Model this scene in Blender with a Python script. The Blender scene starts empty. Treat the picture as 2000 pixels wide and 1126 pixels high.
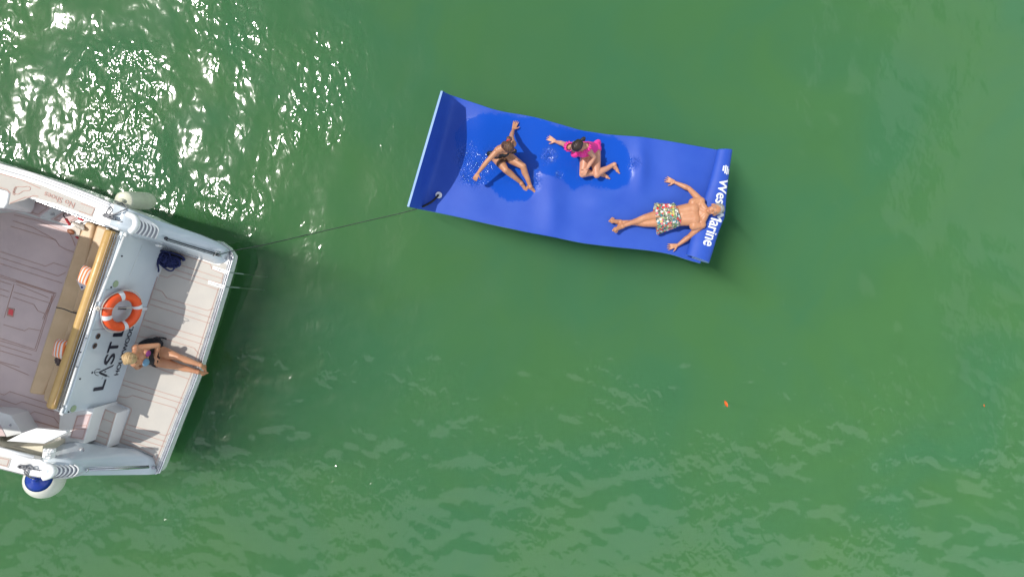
import bpy, bmesh, math, random
import numpy as np
from mathutils import Vector, Matrix, noise as mnoise
random.seed(7); np.random.seed(7)
C = bpy.context.scene.collection

# ------------------------------------------------------------------ camera, sky, sun
H = 10.9                       # drone height above the water
F = 1333.0                     # focal length in photo pixels (photo 2000 wide)
cam = bpy.data.cameras.new("camera"); cam.lens = 24; cam.sensor_width = 36
cam.clip_end = 3000; cam.clip_start = 0.1
camo = bpy.data.objects.new("camera", cam); C.objects.link(camo)
camo.location = (0, 0, H); camo.rotation_euler = (0, 0, 0)
bpy.context.scene.camera = camo
SUN_H = Vector((-0.94, 0.34)).normalized()      # horizontal direction towards the sun
ZEN = math.radians(32.6)
SUN = Vector((SUN_H.x*math.sin(ZEN), SUN_H.y*math.sin(ZEN), math.cos(ZEN)))
sun = bpy.data.lights.new("sun", 'SUN'); sun.energy = 3.5; sun.angle = math.radians(0.53)
sun.color = (1.0, 0.955, 0.88)
suno = bpy.data.objects.new("sun", sun); C.objects.link(suno)
suno.rotation_euler = SUN.to_track_quat('Z', 'Y').to_euler()
world = bpy.data.worlds.new("World"); bpy.context.scene.world = world
world.use_nodes = True
wn = world.node_tree.nodes; wl = world.node_tree.links
bg = wn['Background']; bg.inputs['Strength'].default_value = 0.085
sky = wn.new('ShaderNodeTexSky'); sky.sky_type = 'NISHITA'; sky.sun_disc = False
sky.sun_elevation = math.pi/2-ZEN
sky.sun_rotation = math.atan2(SUN_H.x, SUN_H.y)
sky.air_density = 1.0; sky.dust_density = 1.5
tc = wn.new('ShaderNodeTexCoord'); sep = wn.new('ShaderNodeSeparateXYZ')
wl.new(tc.outputs['Generated'], sep.inputs[0])
cn = wn.new('ShaderNodeTexNoise'); cn.inputs['Scale'].default_value = 3.2; cn.inputs['Detail'].default_value = 5
wl.new(tc.outputs['Generated'], cn.inputs['Vector'])
def wmath(op, a, b=None):
    n = wn.new('ShaderNodeMath'); n.operation = op
    for i, v in enumerate((a, b)):
        if v is None: continue
        if isinstance(v, (int, float)): n.inputs[i].default_value = v
        else: wl.new(v, n.inputs[i])
    return n.outputs[0]
# cloud bank towards the south (image bottom), thinner cloud towards the north east
south = wmath('ADD', wmath('MULTIPLY', sep.outputs['Y'], -1.0), wmath('MULTIPLY', wmath('SUBTRACT', cn.outputs['Fac'], 0.5), 0.25))
mr = wn.new('ShaderNodeMapRange'); mr.interpolation_type = 'SMOOTHSTEP'
mr.inputs['From Min'].default_value = 0.295; mr.inputs['From Max'].default_value = 0.315
wl.new(south, mr.inputs['Value'])
ne = wmath('ADD', wmath('ADD', wmath('MULTIPLY', sep.outputs['X'], 0.8), wmath('MULTIPLY', sep.outputs['Y'], 0.55)),
           wmath('MULTIPLY', wmath('SUBTRACT', cn.outputs['Fac'], 0.5), 0.5))
mr2 = wn.new('ShaderNodeMapRange'); mr2.interpolation_type = 'SMOOTHSTEP'
mr2.inputs['From Min'].default_value = 0.47; mr2.inputs['From Max'].default_value = 0.50
mr2.inputs['To Max'].default_value = 0.45
wl.new(ne, mr2.inputs['Value'])
mr3 = wn.new('ShaderNodeMapRange'); mr3.interpolation_type = 'SMOOTHSTEP'
mr3.inputs['From Min'].default_value = 0.60; mr3.inputs['From Max'].default_value = 0.72
mr3.inputs['To Min'].default_value = 1.0; mr3.inputs['To Max'].default_value = 0.2
wl.new(south, mr3.inputs['Value'])
cl = wmath('MAXIMUM', wmath('MULTIPLY', mr.outputs[0], mr3.outputs[0]), mr2.outputs[0])
wmix = wn.new('ShaderNodeMix'); wmix.data_type = 'RGBA'
wl.new(cl, wmix.inputs['Factor']); wl.new(sky.outputs[0], wmix.inputs['A'])
wmix.inputs['B'].default_value = (15, 16, 17, 1)
wl.new(wmix.outputs['Result'], bg.inputs['Color'])
sc = bpy.context.scene
sc.view_settings.view_transform = 'Standard'; sc.view_settings.look = 'None'
sc.view_settings.exposure = 0.07; sc.view_settings.gamma = 1.0
sc.cycles.use_denoising = True
sc.cycles.transparent_max_bounces = 12
sc.cycles.max_bounces = 8; sc.cycles.volume_bounces = 1
sc.cycles.sample_clamp_indirect = 4

# ------------------------------------------------------------------ helpers
def at(px, py, z):
    """the place in the world that the photo shows at (px, py), for a point z above the water"""
    k = (H - z) / F
    return Vector(((px-1000)*k, (563-py)*k, z))
def ats(lst, z=None):
    return [at(p[0], p[1], p[2] if len(p) > 2 else z) for p in lst]
ORG = {}
def setp(o, label=None, cat=None, group=None, kind=None):
    if label: o['label'] = label
    if cat: o['category'] = cat
    if group: o['group'] = group
    if kind: o['kind'] = kind
    return o
def thing(name, loc, label, cat, group=None):
    o = bpy.data.objects.new(name, None); C.objects.link(o); o.location = loc
    o.empty_display_size = 0.1
    ORG[o.name] = Vector(loc); return setp(o, label, cat, group)
def obj(name, V, Fc, mat, parent=None, smooth=False, org=None, label=None):
    me = bpy.data.meshes.new(name)
    if parent is not None: base = ORG[parent.name]
    else: base = Vector(org) if org is not None else Vector((0, 0, 0))
    V = [(v[0]-base.x, v[1]-base.y, v[2]-base.z) for v in V]
    me.from_pydata(V, [], [tuple(f) for f in Fc]); me.validate(); me.update()
    mats = mat if isinstance(mat, (list, tuple)) else [mat]
    for m in mats: me.materials.append(m)
    if smooth: me.polygons.foreach_set('use_smooth', [True]*len(me.polygons))
    o = bpy.data.objects.new(name, me); C.objects.link(o)
    if parent is not None:
        o.parent = parent
    else: o.location = base
    ORG[o.name] = base
    if label: o['label'] = label
    return o
class MB:
    def __init__(s): s.V = []; s.F = []
    def add(s, V, Fc):
        n = len(s.V); s.V += [Vector(v) for v in V]; s.F += [tuple(i+n for i in f) for f in Fc]; return s
    def prism(s, top, zb, dz=None):
        """vertical walled block: top outline, flat bottom at zb"""
        n = len(top)
        a = sum((top[i].x*top[(i+1) % n].y-top[(i+1) % n].x*top[i].y) for i in range(n))
        if a < 0: top = top[::-1]
        V = list(top)+[Vector((p.x, p.y, zb)) for p in top]
        Fc = [tuple(range(n)), tuple(range(2*n-1, n-1, -1))]
        Fc += [(i, i+n, (i+1) % n+n, (i+1) % n) for i in range(n)]
        return s.add(V, Fc)
    def tube(s, pts, r, n=8, cap=True):
        pts = [Vector(p) for p in pts]; V = []; Fc = []
        rs = r if isinstance(r, (list, tuple)) else [r]*len(pts)
        prev = None
        for i, p in enumerate(pts):
            d = (pts[min(i+1, len(pts)-1)]-pts[max(i-1, 0)])
            if d.length < 1e-9: d = Vector((1, 0, 0))
            d.normalize()
            if prev is None:
                e = d.orthogonal().normalized()
            else:
                e = (prev-d*prev.dot(d)); e = e.normalized() if e.length > 1e-6 else d.orthogonal().normalized()
            prev = e; g = d.cross(e)
            for k in range(n):
                a = 2*math.pi*k/n
                V.append(p+(e*math.cos(a)+g*math.sin(a))*rs[i])
        for i in range(len(pts)-1):
            for k in range(n):
                k2 = (k+1) % n
                Fc.append((i*n+k, i*n+k2, (i+1)*n+k2, (i+1)*n+k))
        if cap:
            Fc.append(tuple(range(n-1, -1, -1))); m = (len(pts)-1)*n
            Fc.append(tuple(range(m, m+n)))
        return s.add(V, Fc)
    def ribbon(s, pts, w, up=Vector((0, 0, 1)), t=0.003):
        """thin painted or inlaid line w wide lying on a surface"""
        pts = [Vector(p) for p in pts]; n = len(pts); L = []; R = []
        for i, p in enumerate(pts):
            d1 = (pts[i]-pts[i-1]) if i > 0 else (pts[1]-pts[0])
            d2 = (pts[i+1]-pts[i]) if i < n-1 else d1
            d = d1.normalized()+d2.normalized()
            sd = up.cross(d).normalized()*w/2
            L.append(p+sd); R.append(p-sd)
        V = [q+up*t for q in L]+[q+up*t for q in R]+L+R
        Fc = []
        for i in range(n-1):
            Fc.append((n+i, n+i+1, i+1, i))
            Fc.append((i, i+1, 2*n+i+1, 2*n+i)); Fc.append((3*n+i, 3*n+i+1, n+i+1, n+i))
        return s.add(V, Fc)
    def ball(s, c, r, n=12, m=8):
        c = Vector(c); A = r if isinstance(r, (list, tuple)) else (Vector((r, 0, 0)), Vector((0, r, 0)), Vector((0, 0, r)))
        V = [c+A[2]]; Fc = []
        for j in range(1, m):
            t = math.pi*j/m
            for i in range(n):
                a = 2*math.pi*i/n
                V.append(c+A[0]*math.sin(t)*math.cos(a)+A[1]*math.sin(t)*math.sin(a)+A[2]*math.cos(t))
        V.append(c-A[2]); last = len(V)-1
        for i in range(n):
            i2 = (i+1) % n
            Fc.append((0, 1+i, 1+i2))
            for j in range(m-2):
                Fc.append((1+j*n+i, 1+(j+1)*n+i, 1+(j+1)*n+i2, 1+j*n+i2))
            Fc.append((last, 1+(m-2)*n+i2, 1+(m-2)*n+i))
        return s.add(V, Fc)
    def disc(s, c, nrm, r, t=0.006, n=20, ax=None, k=1.0):
        nrm = Vector(nrm).normalized(); e = ax or nrm.orthogonal().normalized(); g = nrm.cross(e)
        top = [Vector(c)+(e*math.cos(2*math.pi*i/n)*r+g*math.sin(2*math.pi*i/n)*r*k)+nrm*t for i in range(n)]
        bot = [p-nrm*t*1.5 for p in top]
        return s.add(top+bot, [tuple(range(n)), tuple(range(2*n-1, n-1, -1))]+[(i, i+n, (i+1) % n+n, (i+1) % n) for i in range(n)])
    def grid(s, rows):
        n = len(rows[0]); V = [p for r in rows for p in r]
        return s.add(V, [(i*n+j, i*n+j+1, (i+1)*n+j+1, (i+1)*n+j) for i in range(len(rows)-1) for j in range(n-1)])
    def box(s, c, ax, ay, az):
        c = Vector(c); V = [c+ax*i+ay*j+az*k for i in (-1, 1) for j in (-1, 1) for k in (-1, 1)]
        return s.add(V, [(0, 1, 3, 2), (4, 6, 7, 5), (0, 4, 5, 1), (2, 3, 7, 6), (0, 2, 6, 4), (1, 5, 7, 3)])
    def build(s, name, mat, parent=None, smooth=False, org=None, label=None, bevel=0, seg=2, sub=0, angle=None):
        o = obj(name, s.V, s.F, mat, parent, smooth, org, label)
        if bevel:
            m = o.modifiers.new('bevel', 'BEVEL'); m.width = bevel; m.segments = seg; m.limit_method = 'ANGLE'
            m.angle_limit = math.radians(angle or 35)
            o.data.polygons.foreach_set('use_smooth', [True]*len(o.data.polygons))
            m.harden_normals = True
        if sub:
            m = o.modifiers.new('sub', 'SUBSURF'); m.levels = sub; m.render_levels = sub
        return o
def smooth_path(pts, n=8):
    P = [Vector(p) for p in pts]; out = []
    for i in range(len(P)-1):
        p0 = P[max(i-1, 0)]; p1 = P[i]; p2 = P[i+1]; p3 = P[min(i+2, len(P)-1)]
        for k in range(n):
            t = k/n
            out.append(0.5*((2*p1)+(p2-p0)*t+(2*p0-5*p1+4*p2-p3)*t*t+(3*p1-p0-3*p2+p3)*t**3))
    out.append(P[-1]); return out

# ------------------------------------------------------------------ materials
def principled(name, col, rough=0.5, **kw):
    m = bpy.data.materials.new(name); m.use_nodes = True
    b = m.node_tree.nodes['Principled BSDF']
    b.inputs['Base Color'].default_value = (*col, 1); b.inputs['Roughness'].default_value = rough
    for k, v in kw.items(): b.inputs[k.replace('_', ' ')].default_value = v
    return m
def noisy(name, col, col2, scale, rough=0.5, bump=0.0, bscale=None, detail=4, lo=0.35, hi=0.65, **kw):
    m = principled(name, col, rough, **kw); nt = m.node_tree; N = nt.nodes; L = nt.links
    b = N['Principled BSDF']; t = N.new('ShaderNodeTexCoord')
    n = N.new('ShaderNodeTexNoise'); n.inputs['Scale'].default_value = scale; n.inputs['Detail'].default_value = detail
    L.new(t.outputs['Object'], n.inputs['Vector'])
    r = N.new('ShaderNodeMapRange'); r.inputs['From Min'].default_value = lo; r.inputs['From Max'].default_value = hi
    L.new(n.outputs['Fac'], r.inputs['Value'])
    mx = N.new('ShaderNodeMix'); mx.data_type = 'RGBA'
    mx.inputs['A'].default_value = (*col, 1); mx.inputs['B'].default_value = (*col2, 1)
    L.new(r.outputs[0], mx.inputs['Factor']); L.new(mx.outputs['Result'], b.inputs['Base Color'])
    if bump:
        n2 = N.new('ShaderNodeTexNoise'); n2.inputs['Scale'].default_value = bscale or scale*4
        n2.inputs['Detail'].default_value = 3
        L.new(t.outputs['Object'], n2.inputs['Vector'])
        bp = N.new('ShaderNodeBump'); bp.inputs['Distance'].default_value = bump; bp.inputs['Strength'].default_value = 1
        L.new(n2.outputs['Fac'], bp.inputs['Height']); L.new(bp.outputs[0], b.inputs['Normal'])
    return m
_mc = {}
def MAT(n, c, r):
    if n not in _mc: _mc[n] = principled(n, c, r)
    return _mc[n]
M = {}
M['gel'] = noisy('white_gelcoat', (0.80, 0.80, 0.79), (0.72, 0.73, 0.73), 1.3, 0.22, Coat_Weight=0.3)
M['gelshade'] = noisy('shade_tinted_gelcoat', (0.60, 0.66, 0.70), (0.54, 0.61, 0.66), 1.7, 0.2, Coat_Weight=0.4)  # white gelcoat with the bluish shade of transom and quarters put into its colour
M['pad'] = noisy('deck_foam', (0.55, 0.515, 0.465), (0.50, 0.475, 0.435), 2.5, 0.85, 0.0015, 160)
M['padred'] = principled('deck_foam_groove', (0.52, 0.32, 0.27), 0.8)
M['steel'] = noisy('polished_steel', (0.62, 0.63, 0.65), (0.5, 0.51, 0.54), 12, 0.22, Metallic=0.9)
M['railwhite'] = principled('white_rail', (0.85, 0.85, 0.84), 0.25, Coat_Weight=0.4)
M['dark'] = principled('black_plastic', (0.02, 0.022, 0.03), 0.5)
M['letter'] = principled('navy_vinyl_letter', (0.012, 0.016, 0.035), 0.4)
M['greyvent'] = principled('vent_grey', (0.33, 0.34, 0.38), 0.5)
M['vinyl'] = noisy('tan_vinyl', (0.66, 0.47, 0.29), (0.60, 0.42, 0.25), 6, 0.45, 0.002, 60)
M['bolster'] = noisy('golden_vinyl', (0.62, 0.40, 0.14), (0.55, 0.345, 0.12), 5, 0.35, 0.002, 50)
M['orange'] = noisy('orange_ring_skin', (0.86, 0.10, 0.015), (0.74, 0.08, 0.012), 9, 0.42, 0.0015, 90)
M['whiteband'] = principled('reflective_band', (0.72, 0.73, 0.75), 0.4)
M['fender'] = noisy('cream_fender', (0.66, 0.66, 0.52), (0.58, 0.58, 0.45), 6, 0.4)
M['fenderw'] = noisy('white_fender', (0.76, 0.75, 0.66), (0.70, 0.69, 0.6), 6, 0.3)
M['fenderblue'] = principled('blue_fender_end', (0.01, 0.04, 0.30), 0.25)
M['rope'] = noisy('grey_rope', (0.14, 0.14, 0.15), (0.32, 0.32, 0.33), 60, 0.8)
M['ropedark'] = noisy('dark_tow_line', (0.012, 0.018, 0.016), (0.03, 0.045, 0.035), 40, 0.6)
M['navy'] = noisy('navy_mesh', (0.006, 0.012, 0.075), (0.012, 0.02, 0.11), 30, 0.7)
M['navydark'] = principled('black_mesh', (0.008, 0.008, 0.015), 0.8)
M['black'] = noisy('black_cloth', (0.006, 0.006, 0.009), (0.014, 0.014, 0.018), 20, 0.7)
M['red'] = principled('red_webbing', (0.55, 0.03, 0.04), 0.6)
M['pinkred'] = principled('red_reflector', (0.85, 0.10, 0.12), 0.4)
M['paper'] = principled('white_card', (0.72, 0.72, 0.78), 0.6)
M['blueprint'] = principled('blue_print', (0.03, 0.05, 0.2), 0.6)
M['whitecloth'] = noisy('white_cloth', (0.74, 0.68, 0.6), (0.6, 0.54, 0.46), 15, 0.8)
M['brown'] = principled('brown_wood', (0.25, 0.08, 0.03), 0.5)
M['hardtop'] = principled('hardtop_gelcoat', (0.8, 0.8, 0.8), 0.3)
M['leaf'] = noisy('orange_leaf', (0.85, 0.17, 0.01), (0.6, 0.08, 0.01), 60, 0.5)
M['green'] = principled('algae_green_plastic', (0.33, 0.42, 0.26), 0.5)
M['chrome'] = principled('chrome', (0.4, 0.41, 0.43), 0.2, Metallic=1.0)
M['matwhite'] = principled('white_print', (0.78, 0.80, 0.84), 0.5)
M['matedge'] = principled('foam_edge', (0.30, 0.45, 0.75), 0.7)

def skin(name, a, b):
    m = noisy(name, a, b, 7, 0.42, 0.0012, 55, lo=0.3, hi=0.7)
    bs = m.node_tree.nodes['Principled BSDF']
    bs.inputs['Subsurface Weight'].default_value = 0.12
    bs.inputs['Subsurface Radius'].default_value = (0.02, 0.008, 0.004)
    bs.inputs['Subsurface Scale'].default_value = 0.5
    return m
M['skinA'] = skin('tanned_skin', (0.54, 0.27, 0.15), (0.44, 0.20, 0.105))
M['skinB'] = skin('fair_skin', (0.60, 0.31, 0.20), (0.54, 0.25, 0.155))
M['skinC'] = skin('suntanned_skin', (0.56, 0.275, 0.145), (0.45, 0.195, 0.10))
M['skinD'] = skin('bronzed_skin', (0.56, 0.28, 0.15), (0.47, 0.21, 0.11))
def hairmat(name, a, b):
    m = principled(name, a, 0.4); nt = m.node_tree; N = nt.nodes; L = nt.links
    t = N.new('ShaderNodeTexCoord'); mp = N.new('ShaderNodeMapping'); mp.inputs['Scale'].default_value = (90, 12, 12)
    n = N.new('ShaderNodeTexNoise'); n.inputs['Scale'].default_value = 1.0; n.inputs['Detail'].default_value = 4
    L.new(t.outputs['Object'], mp.inputs[0]); L.new(mp.outputs[0], n.inputs['Vector'])
    r = N.new('ShaderNodeMapRange'); r.inputs['From Min'].default_value = .35; r.inputs['From Max'].default_value = .65
    mx = N.new('ShaderNodeMix'); mx.data_type = 'RGBA'; mx.inputs['A'].default_value = (*a, 1); mx.inputs['B'].default_value = (*b, 1)
    L.new(n.outputs['Fac'], r.inputs['Value']); L.new(r.outputs[0], mx.inputs['Factor'])
    L.new(mx.outputs['Result'], N['Principled BSDF'].inputs['Base Color'])
    bp = N.new('ShaderNodeBump'); bp.inputs['Distance'].default_value = 0.006
    L.new(n.outputs['Fac'], bp.inputs['Height']); L.new(bp.outputs[0], N['Principled BSDF'].inputs['Normal'])
    return m
M['hairbrown'] = hairmat('brown_hair', (0.045, 0.018, 0.010), (0.17, 0.085, 0.045))
M['hairdark'] = hairmat('dark_hair', (0.012, 0.007, 0.006), (0.05, 0.028, 0.02))
M['hairgrey'] = hairmat('grey_hair', (0.20, 0.185, 0.17), (0.42, 0.40, 0.38))
M['hairblond'] = hairmat('blond_hair', (0.33, 0.20, 0.09), (0.62, 0.44, 0.22))
M['pink'] = noisy('hot_pink_lycra', (0.90, 0.045, 0.33), (0.80, 0.03, 0.27), 12, 0.5, 0.002, 40)
M['suitblack'] = noisy('black_lycra', (0.008, 0.012, 0.012), (0.02, 0.025, 0.024), 20, 0.5)

def stripe_mat(name, direction, period, cols, soft=False):
    m = principled(name, cols[0], 0.8); nt = m.node_tree; N = nt.nodes; L = nt.links
    t = N.new('ShaderNodeTexCoord'); d = N.new('ShaderNodeVectorMath'); d.operation = 'DOT_PRODUCT'
    d.inputs[1].default_value = direction; L.new(t.outputs['Object'], d.inputs[0])
    a = N.new('ShaderNodeMath'); a.operation = 'DIVIDE'; a.inputs[1].default_value = period; L.new(d.outputs['Value'], a.inputs[0])
    fr = N.new('ShaderNodeMath'); fr.operation = 'FRACT'; L.new(a.outputs[0], fr.inputs[0])
    g = N.new('ShaderNodeMath'); g.operation = 'GREATER_THAN'; g.inputs[1].default_value = 0.5; L.new(fr.outputs[0], g.inputs[0])
    mx = N.new('ShaderNodeMix'); mx.data_type = 'RGBA'; mx.inputs['A'].default_value = (*cols[0], 1); mx.inputs['B'].default_value = (*cols[1], 1)
    L.new(g.outputs[0], mx.inputs['Factor']); L.new(mx.outputs['Result'], N['Principled BSDF'].inputs['Base Color'])
    return m

def floral():
    m = principled('floral_print', (0.1, 0.1, 0.1), 0.75); nt = m.node_tree; N = nt.nodes; L = nt.links
    t = N.new('ShaderNodeTexCoord'); v = N.new('ShaderNodeTexVoronoi'); v.inputs['Scale'].default_value = 24
    L.new(t.outputs['Object'], v.inputs['Vector'])
    sepc = N.new('ShaderNodeSeparateColor'); L.new(v.outputs['Color'], sepc.inputs[0])
    cr = N.new('ShaderNodeValToRGB'); cr.color_ramp.interpolation = 'CONSTANT'
    cols = [(0.0, (0.62, 0.04, 0.04)), (0.2, (0.75, 0.72, 0.62)), (0.38, (0.6, 0.55, 0.15)), (0.52, (0.03, 0.25, 0.36)),
            (0.64, (0.72, 0.7, 0.66)), (0.74, (0.70, 0.16, 0.20)), (0.86, (0.16, 0.28, 0.10))]
    e = cr.color_ramp.elements; e[0].position = 0; e[0].color = (*cols[0][1], 1)
    e[1].position = cols[1][0]; e[1].color = (*cols[1][1], 1)
    for p, c in cols[2:]:
        q = e.new(p); q.color = (*c, 1)
    L.new(sepc.outputs[0], cr.inputs[0])
    lt = N.new('ShaderNodeMath'); lt.operation = 'LESS_THAN'; lt.inputs[1].default_value = 0.50
    L.new(v.outputs['Distance'], lt.inputs[0])
    v2 = N.new('ShaderNodeTexNoise'); v2.inputs['Scale'].default_value = 45; L.new(t.outputs['Object'], v2.inputs['Vector'])
    mr_ = N.new('ShaderNodeMapRange'); mr_.inputs['From Min'].default_value = .45; mr_.inputs['From Max'].default_value = .55
    L.new(v2.outputs['Fac'], mr_.inputs['Value'])
    bgm = N.new('ShaderNodeMix'); bgm.data_type = 'RGBA'; bgm.inputs['A'].default_value = (0.04, 0.05, 0.05, 1); bgm.inputs['B'].default_value = (0.33, 0.35, 0.27, 1)
    L.new(mr_.outputs[0], bgm.inputs['Factor'])
    mx = N.new('ShaderNodeMix'); mx.data_type = 'RGBA'; L.new(lt.outputs[0], mx.inputs['Factor'])
    L.new(bgm.outputs['Result'], mx.inputs['A']); L.new(cr.outputs[0], mx.inputs['B'])
    L.new(mx.outputs['Result'], N['Principled BSDF'].inputs['Base Color'])
    return m
M['floral'] = floral()

# water surface: Fresnel reflection over clear transmission down to the murk
def water_surface():
    m = bpy.data.materials.new('water_surface'); m.use_nodes = True; nt = m.node_tree; N = nt.nodes; L = nt.links
    N.remove(N['Principled BSDF']); out = N['Material Output']
    g = N.new('ShaderNodeBsdfGlossy'); g.inputs['Roughness'].default_value = 0.085
    tr = N.new('ShaderNodeBsdfTransparent'); tr.inputs['Color'].default_value = (1, 1, 1, 1)
    fr = N.new('ShaderNodeFresnel'); fr.inputs['IOR'].default_value = 1.5
    mx = N.new('ShaderNodeMixShader'); L.new(fr.outputs[0], mx.inputs[0]); L.new(tr.outputs[0], mx.inputs[1]); L.new(g.outputs[0], mx.inputs[2])
    L.new(mx.outputs[0], out.inputs['Surface'])
    t = N.new('ShaderNodeTexCoord'); at_ = N.new('ShaderNodeAttribute'); at_.attribute_name = 'ruffle'
    n1 = N.new('ShaderNodeTexNoise'); n1.inputs['Scale'].default_value = 6.0; n1.inputs['Detail'].default_value = 1.3
    n1.inputs['Distortion'].default_value = 0.6
    mp = N.new('ShaderNodeMapping'); mp.inputs['Rotation'].default_value = (0, 0, 0.3); mp.inputs['Scale'].default_value = (1.3, 0.9, 1)
    L.new(t.outputs['Object'], mp.inputs[0]); L.new(mp.outputs[0], n1.inputs['Vector'])
    mul = N.new('ShaderNodeMath'); mul.operation = 'MULTIPLY'; L.new(n1.outputs['Fac'], mul.inputs[0]); L.new(at_.outputs['Fac'], mul.inputs[1])
    bp = N.new('ShaderNodeBump'); bp.inputs['Strength'].default_value = 1; bp.inputs['Distance'].default_value = 0.030
    L.new(mul.outputs[0], bp.inputs['Height'])
    nb = N.new('ShaderNodeTexNoise'); nb.inputs['Scale'].default_value = 0.5; nb.inputs['Detail'].default_value = 3; nb.inputs['Distortion'].default_value = 0.8
    L.new(t.outputs['Object'], nb.inputs['Vector'])
    cr = N.new('ShaderNodeValToRGB'); e = cr.color_ramp.elements
    e[0].position = 0.36; e[0].color = (0.90, 0.97, 1.0, 1); e[1].position = 0.64; e[1].color = (1.0, 1.0, 0.90, 1)
    q = e.new(0.5); q.color = (0.96, 0.98, 0.95, 1)
    L.new(nb.outputs['Fac'], cr.inputs[0]); L.new(cr.outputs[0], tr.inputs['Color'])
    L.new(bp.outputs[0], g.inputs['Normal']); L.new(bp.outputs[0], fr.inputs['Normal'])
    return m
def murk():
    m = principled('green_murk', (0.1, 0.3, 0.1), 1.0); nt = m.node_tree; N = nt.nodes; L = nt.links
    b = N['Principled BSDF']; b.inputs['Specular IOR Level'].default_value = 0.0
    b.inputs['Subsurface Weight'].default_value = 1.0
    b.inputs['Subsurface Radius'].default_value = (0.55, 0.8, 0.7); b.inputs['Subsurface Scale'].default_value = 1.0
    t = N.new('ShaderNodeTexCoord'); n = N.new('ShaderNodeTexNoise'); n.inputs['Scale'].default_value = 0.42
    n.inputs['Detail'].default_value = 3; n.inputs['Roughness'].default_value = 0.55; n.inputs['Distortion'].default_value = 0.5
    L.new(t.outputs['Object'], n.inputs['Vector'])
    cr = N.new('ShaderNodeValToRGB'); e = cr.color_ramp.elements
    e[0].position = 0.36; e[0].color = (0.044, 0.200, 0.098, 1)
    e[1].position = 0.66; e[1].color = (0.075, 0.232, 0.070, 1)
    q = e.new(0.5); q.color = (0.062, 0.208, 0.088, 1)
    L.new(n.outputs['Fac'], cr.inputs[0]); L.new(cr.outputs[0], b.inputs['Base Color'])
    return m
M['water'] = water_surface(); M['murk'] = murk()

# ------------------------------------------------------------------ water
def axis(core, step, far):
    a = list(np.arange(-core, core+1e-6, step)); x = core; s = step; ext = []
    while x < far:
        s *= 1.25; x += s; ext.append(x)
    return np.array([-v for v in ext[::-1]]+a+ext)
def sstep(x, a, b):
    t = np.clip((x-a)/(b-a), 0, 1); return t*t*(3-2*t)
xs = axis(9.6, 0.035, 900); ys = axis(5.8, 0.035, 900)
X, Y = np.meshgrid(xs, ys)
def blob(cx, cy, rx, ry):
    p = at(cx, cy, 0); return np.exp(-(((X-p.x)/rx)**2+((Y-p.y)/ry)**2))
rng = np.random.RandomState(3)
fade = 1-sstep(np.maximum(np.abs(X)-9.0, np.abs(Y)-5.4), 0.0, 3.0)
Z = np.zeros_like(X)
def wave(lam, ang, slope, ph, mask=1.0, curve=0.0):
    global Z
    k = 2*math.pi/lam; u = X*math.cos(ang)+Y*math.sin(ang); v = -X*math.sin(ang)+Y*math.cos(ang)
    Z = Z+mask*(slope/k)*np.sin(k*(u+curve*v*v+0.10*np.sin(v*1.1+ph*3)+0.05*np.sin(v*2.7+ph))+ph)
glint = 1-sstep(X, -3.6, -1.4)                       # ruffled water up left
glint = np.maximum(glint*sstep(Y, -0.6, 1.6), 0)
south = sstep(-Y, -0.6, 2.3)
for i in range(26):
    lam = 0.35*(2.4/0.35)**rng.rand(); ang = rng.rand()*math.pi*2
    wave(lam, ang, 0.011*(0.6+0.8*rng.rand()), rng.rand()*6.28)
for i in range(7):
    wave(0.60+0.45*rng.rand(), math.radians(-12+24*rng.rand()), 0.020, rng.rand()*6.28, glint)
for i in range(16):
    wave(0.18+0.42*rng.rand(), math.radians(45+80*rng.rand()), 0.018, rng.rand()*6.28, 0.22+0.78*south, 0.004)
for i in range(18):
    wave(0.13+0.19*rng.rand(), rng.rand()*6.28, 0.013, rng.rand()*6.28, np.maximum(glint, south))
Z = Z*fade
ruf = 0.13+0.42*glint+0.40*south+0.12*sstep(X, 3, 7)*sstep(Y, 1, 3)
patch = np.zeros_like(X)
for i in range(30):
    lam = 1.2+2.2*rng.rand(); a = rng.rand()*6.28; k = 6.28/lam
    patch += np.sin(k*(X*math.cos(a)+Y*math.sin(a))+rng.rand()*6.28)
patch = sstep(patch/np.sqrt(15), -1.2, 1.3)
ruf = (ruf+0.16*(1-sstep(X, -2.4, 0.0))*sstep(Y, 0.2, 1.6))*(0.22+1.15*patch)
V = np.stack([X.ravel(), Y.ravel(), Z.ravel()], 1)
ny, nx = X.shape
idx = np.arange(nx*ny).reshape(ny, nx)
Fq = np.stack([idx[:-1, :-1].ravel(), idx[:-1, 1:].ravel(), idx[1:, 1:].ravel(), idx[1:, :-1].ravel()], 1)
def np_mesh(name, V, Fq, mat, smooth=True):
    me = bpy.data.meshes.new(name)
    me.vertices.add(len(V)); me.vertices.foreach_set('co', V.astype(np.float32).ravel())
    me.loops.add(Fq.size); me.loops.foreach_set('vertex_index', Fq.astype(np.int32).ravel())
    me.polygons.add(len(Fq)); me.polygons.foreach_set('loop_start', np.arange(0, Fq.size, 4, dtype=np.int32))
    me.update(calc_edges=True); me.validate()
    me.polygons.foreach_set('use_smooth', [smooth]*len(me.polygons))
    me.materials.append(mat)
    o = bpy.data.objects.new(name, me); C.objects.link(o); return o
water = np_mesh('water', V, Fq, M['water']); setp(water, kind='structure')
a_ = water.data.attributes.new('ruffle', 'FLOAT', 'POINT'); a_.data.foreach_set('value', ruf.ravel().astype(np.float32))
mb = MB(); mb.box((0, 0, -5.0), Vector((900, 0, 0)), Vector((0, 900, 0)), Vector((0, 0, 1.4)))
sea = mb.build('sea_floor', M['murk']); setp(sea, kind='structure')
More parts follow.
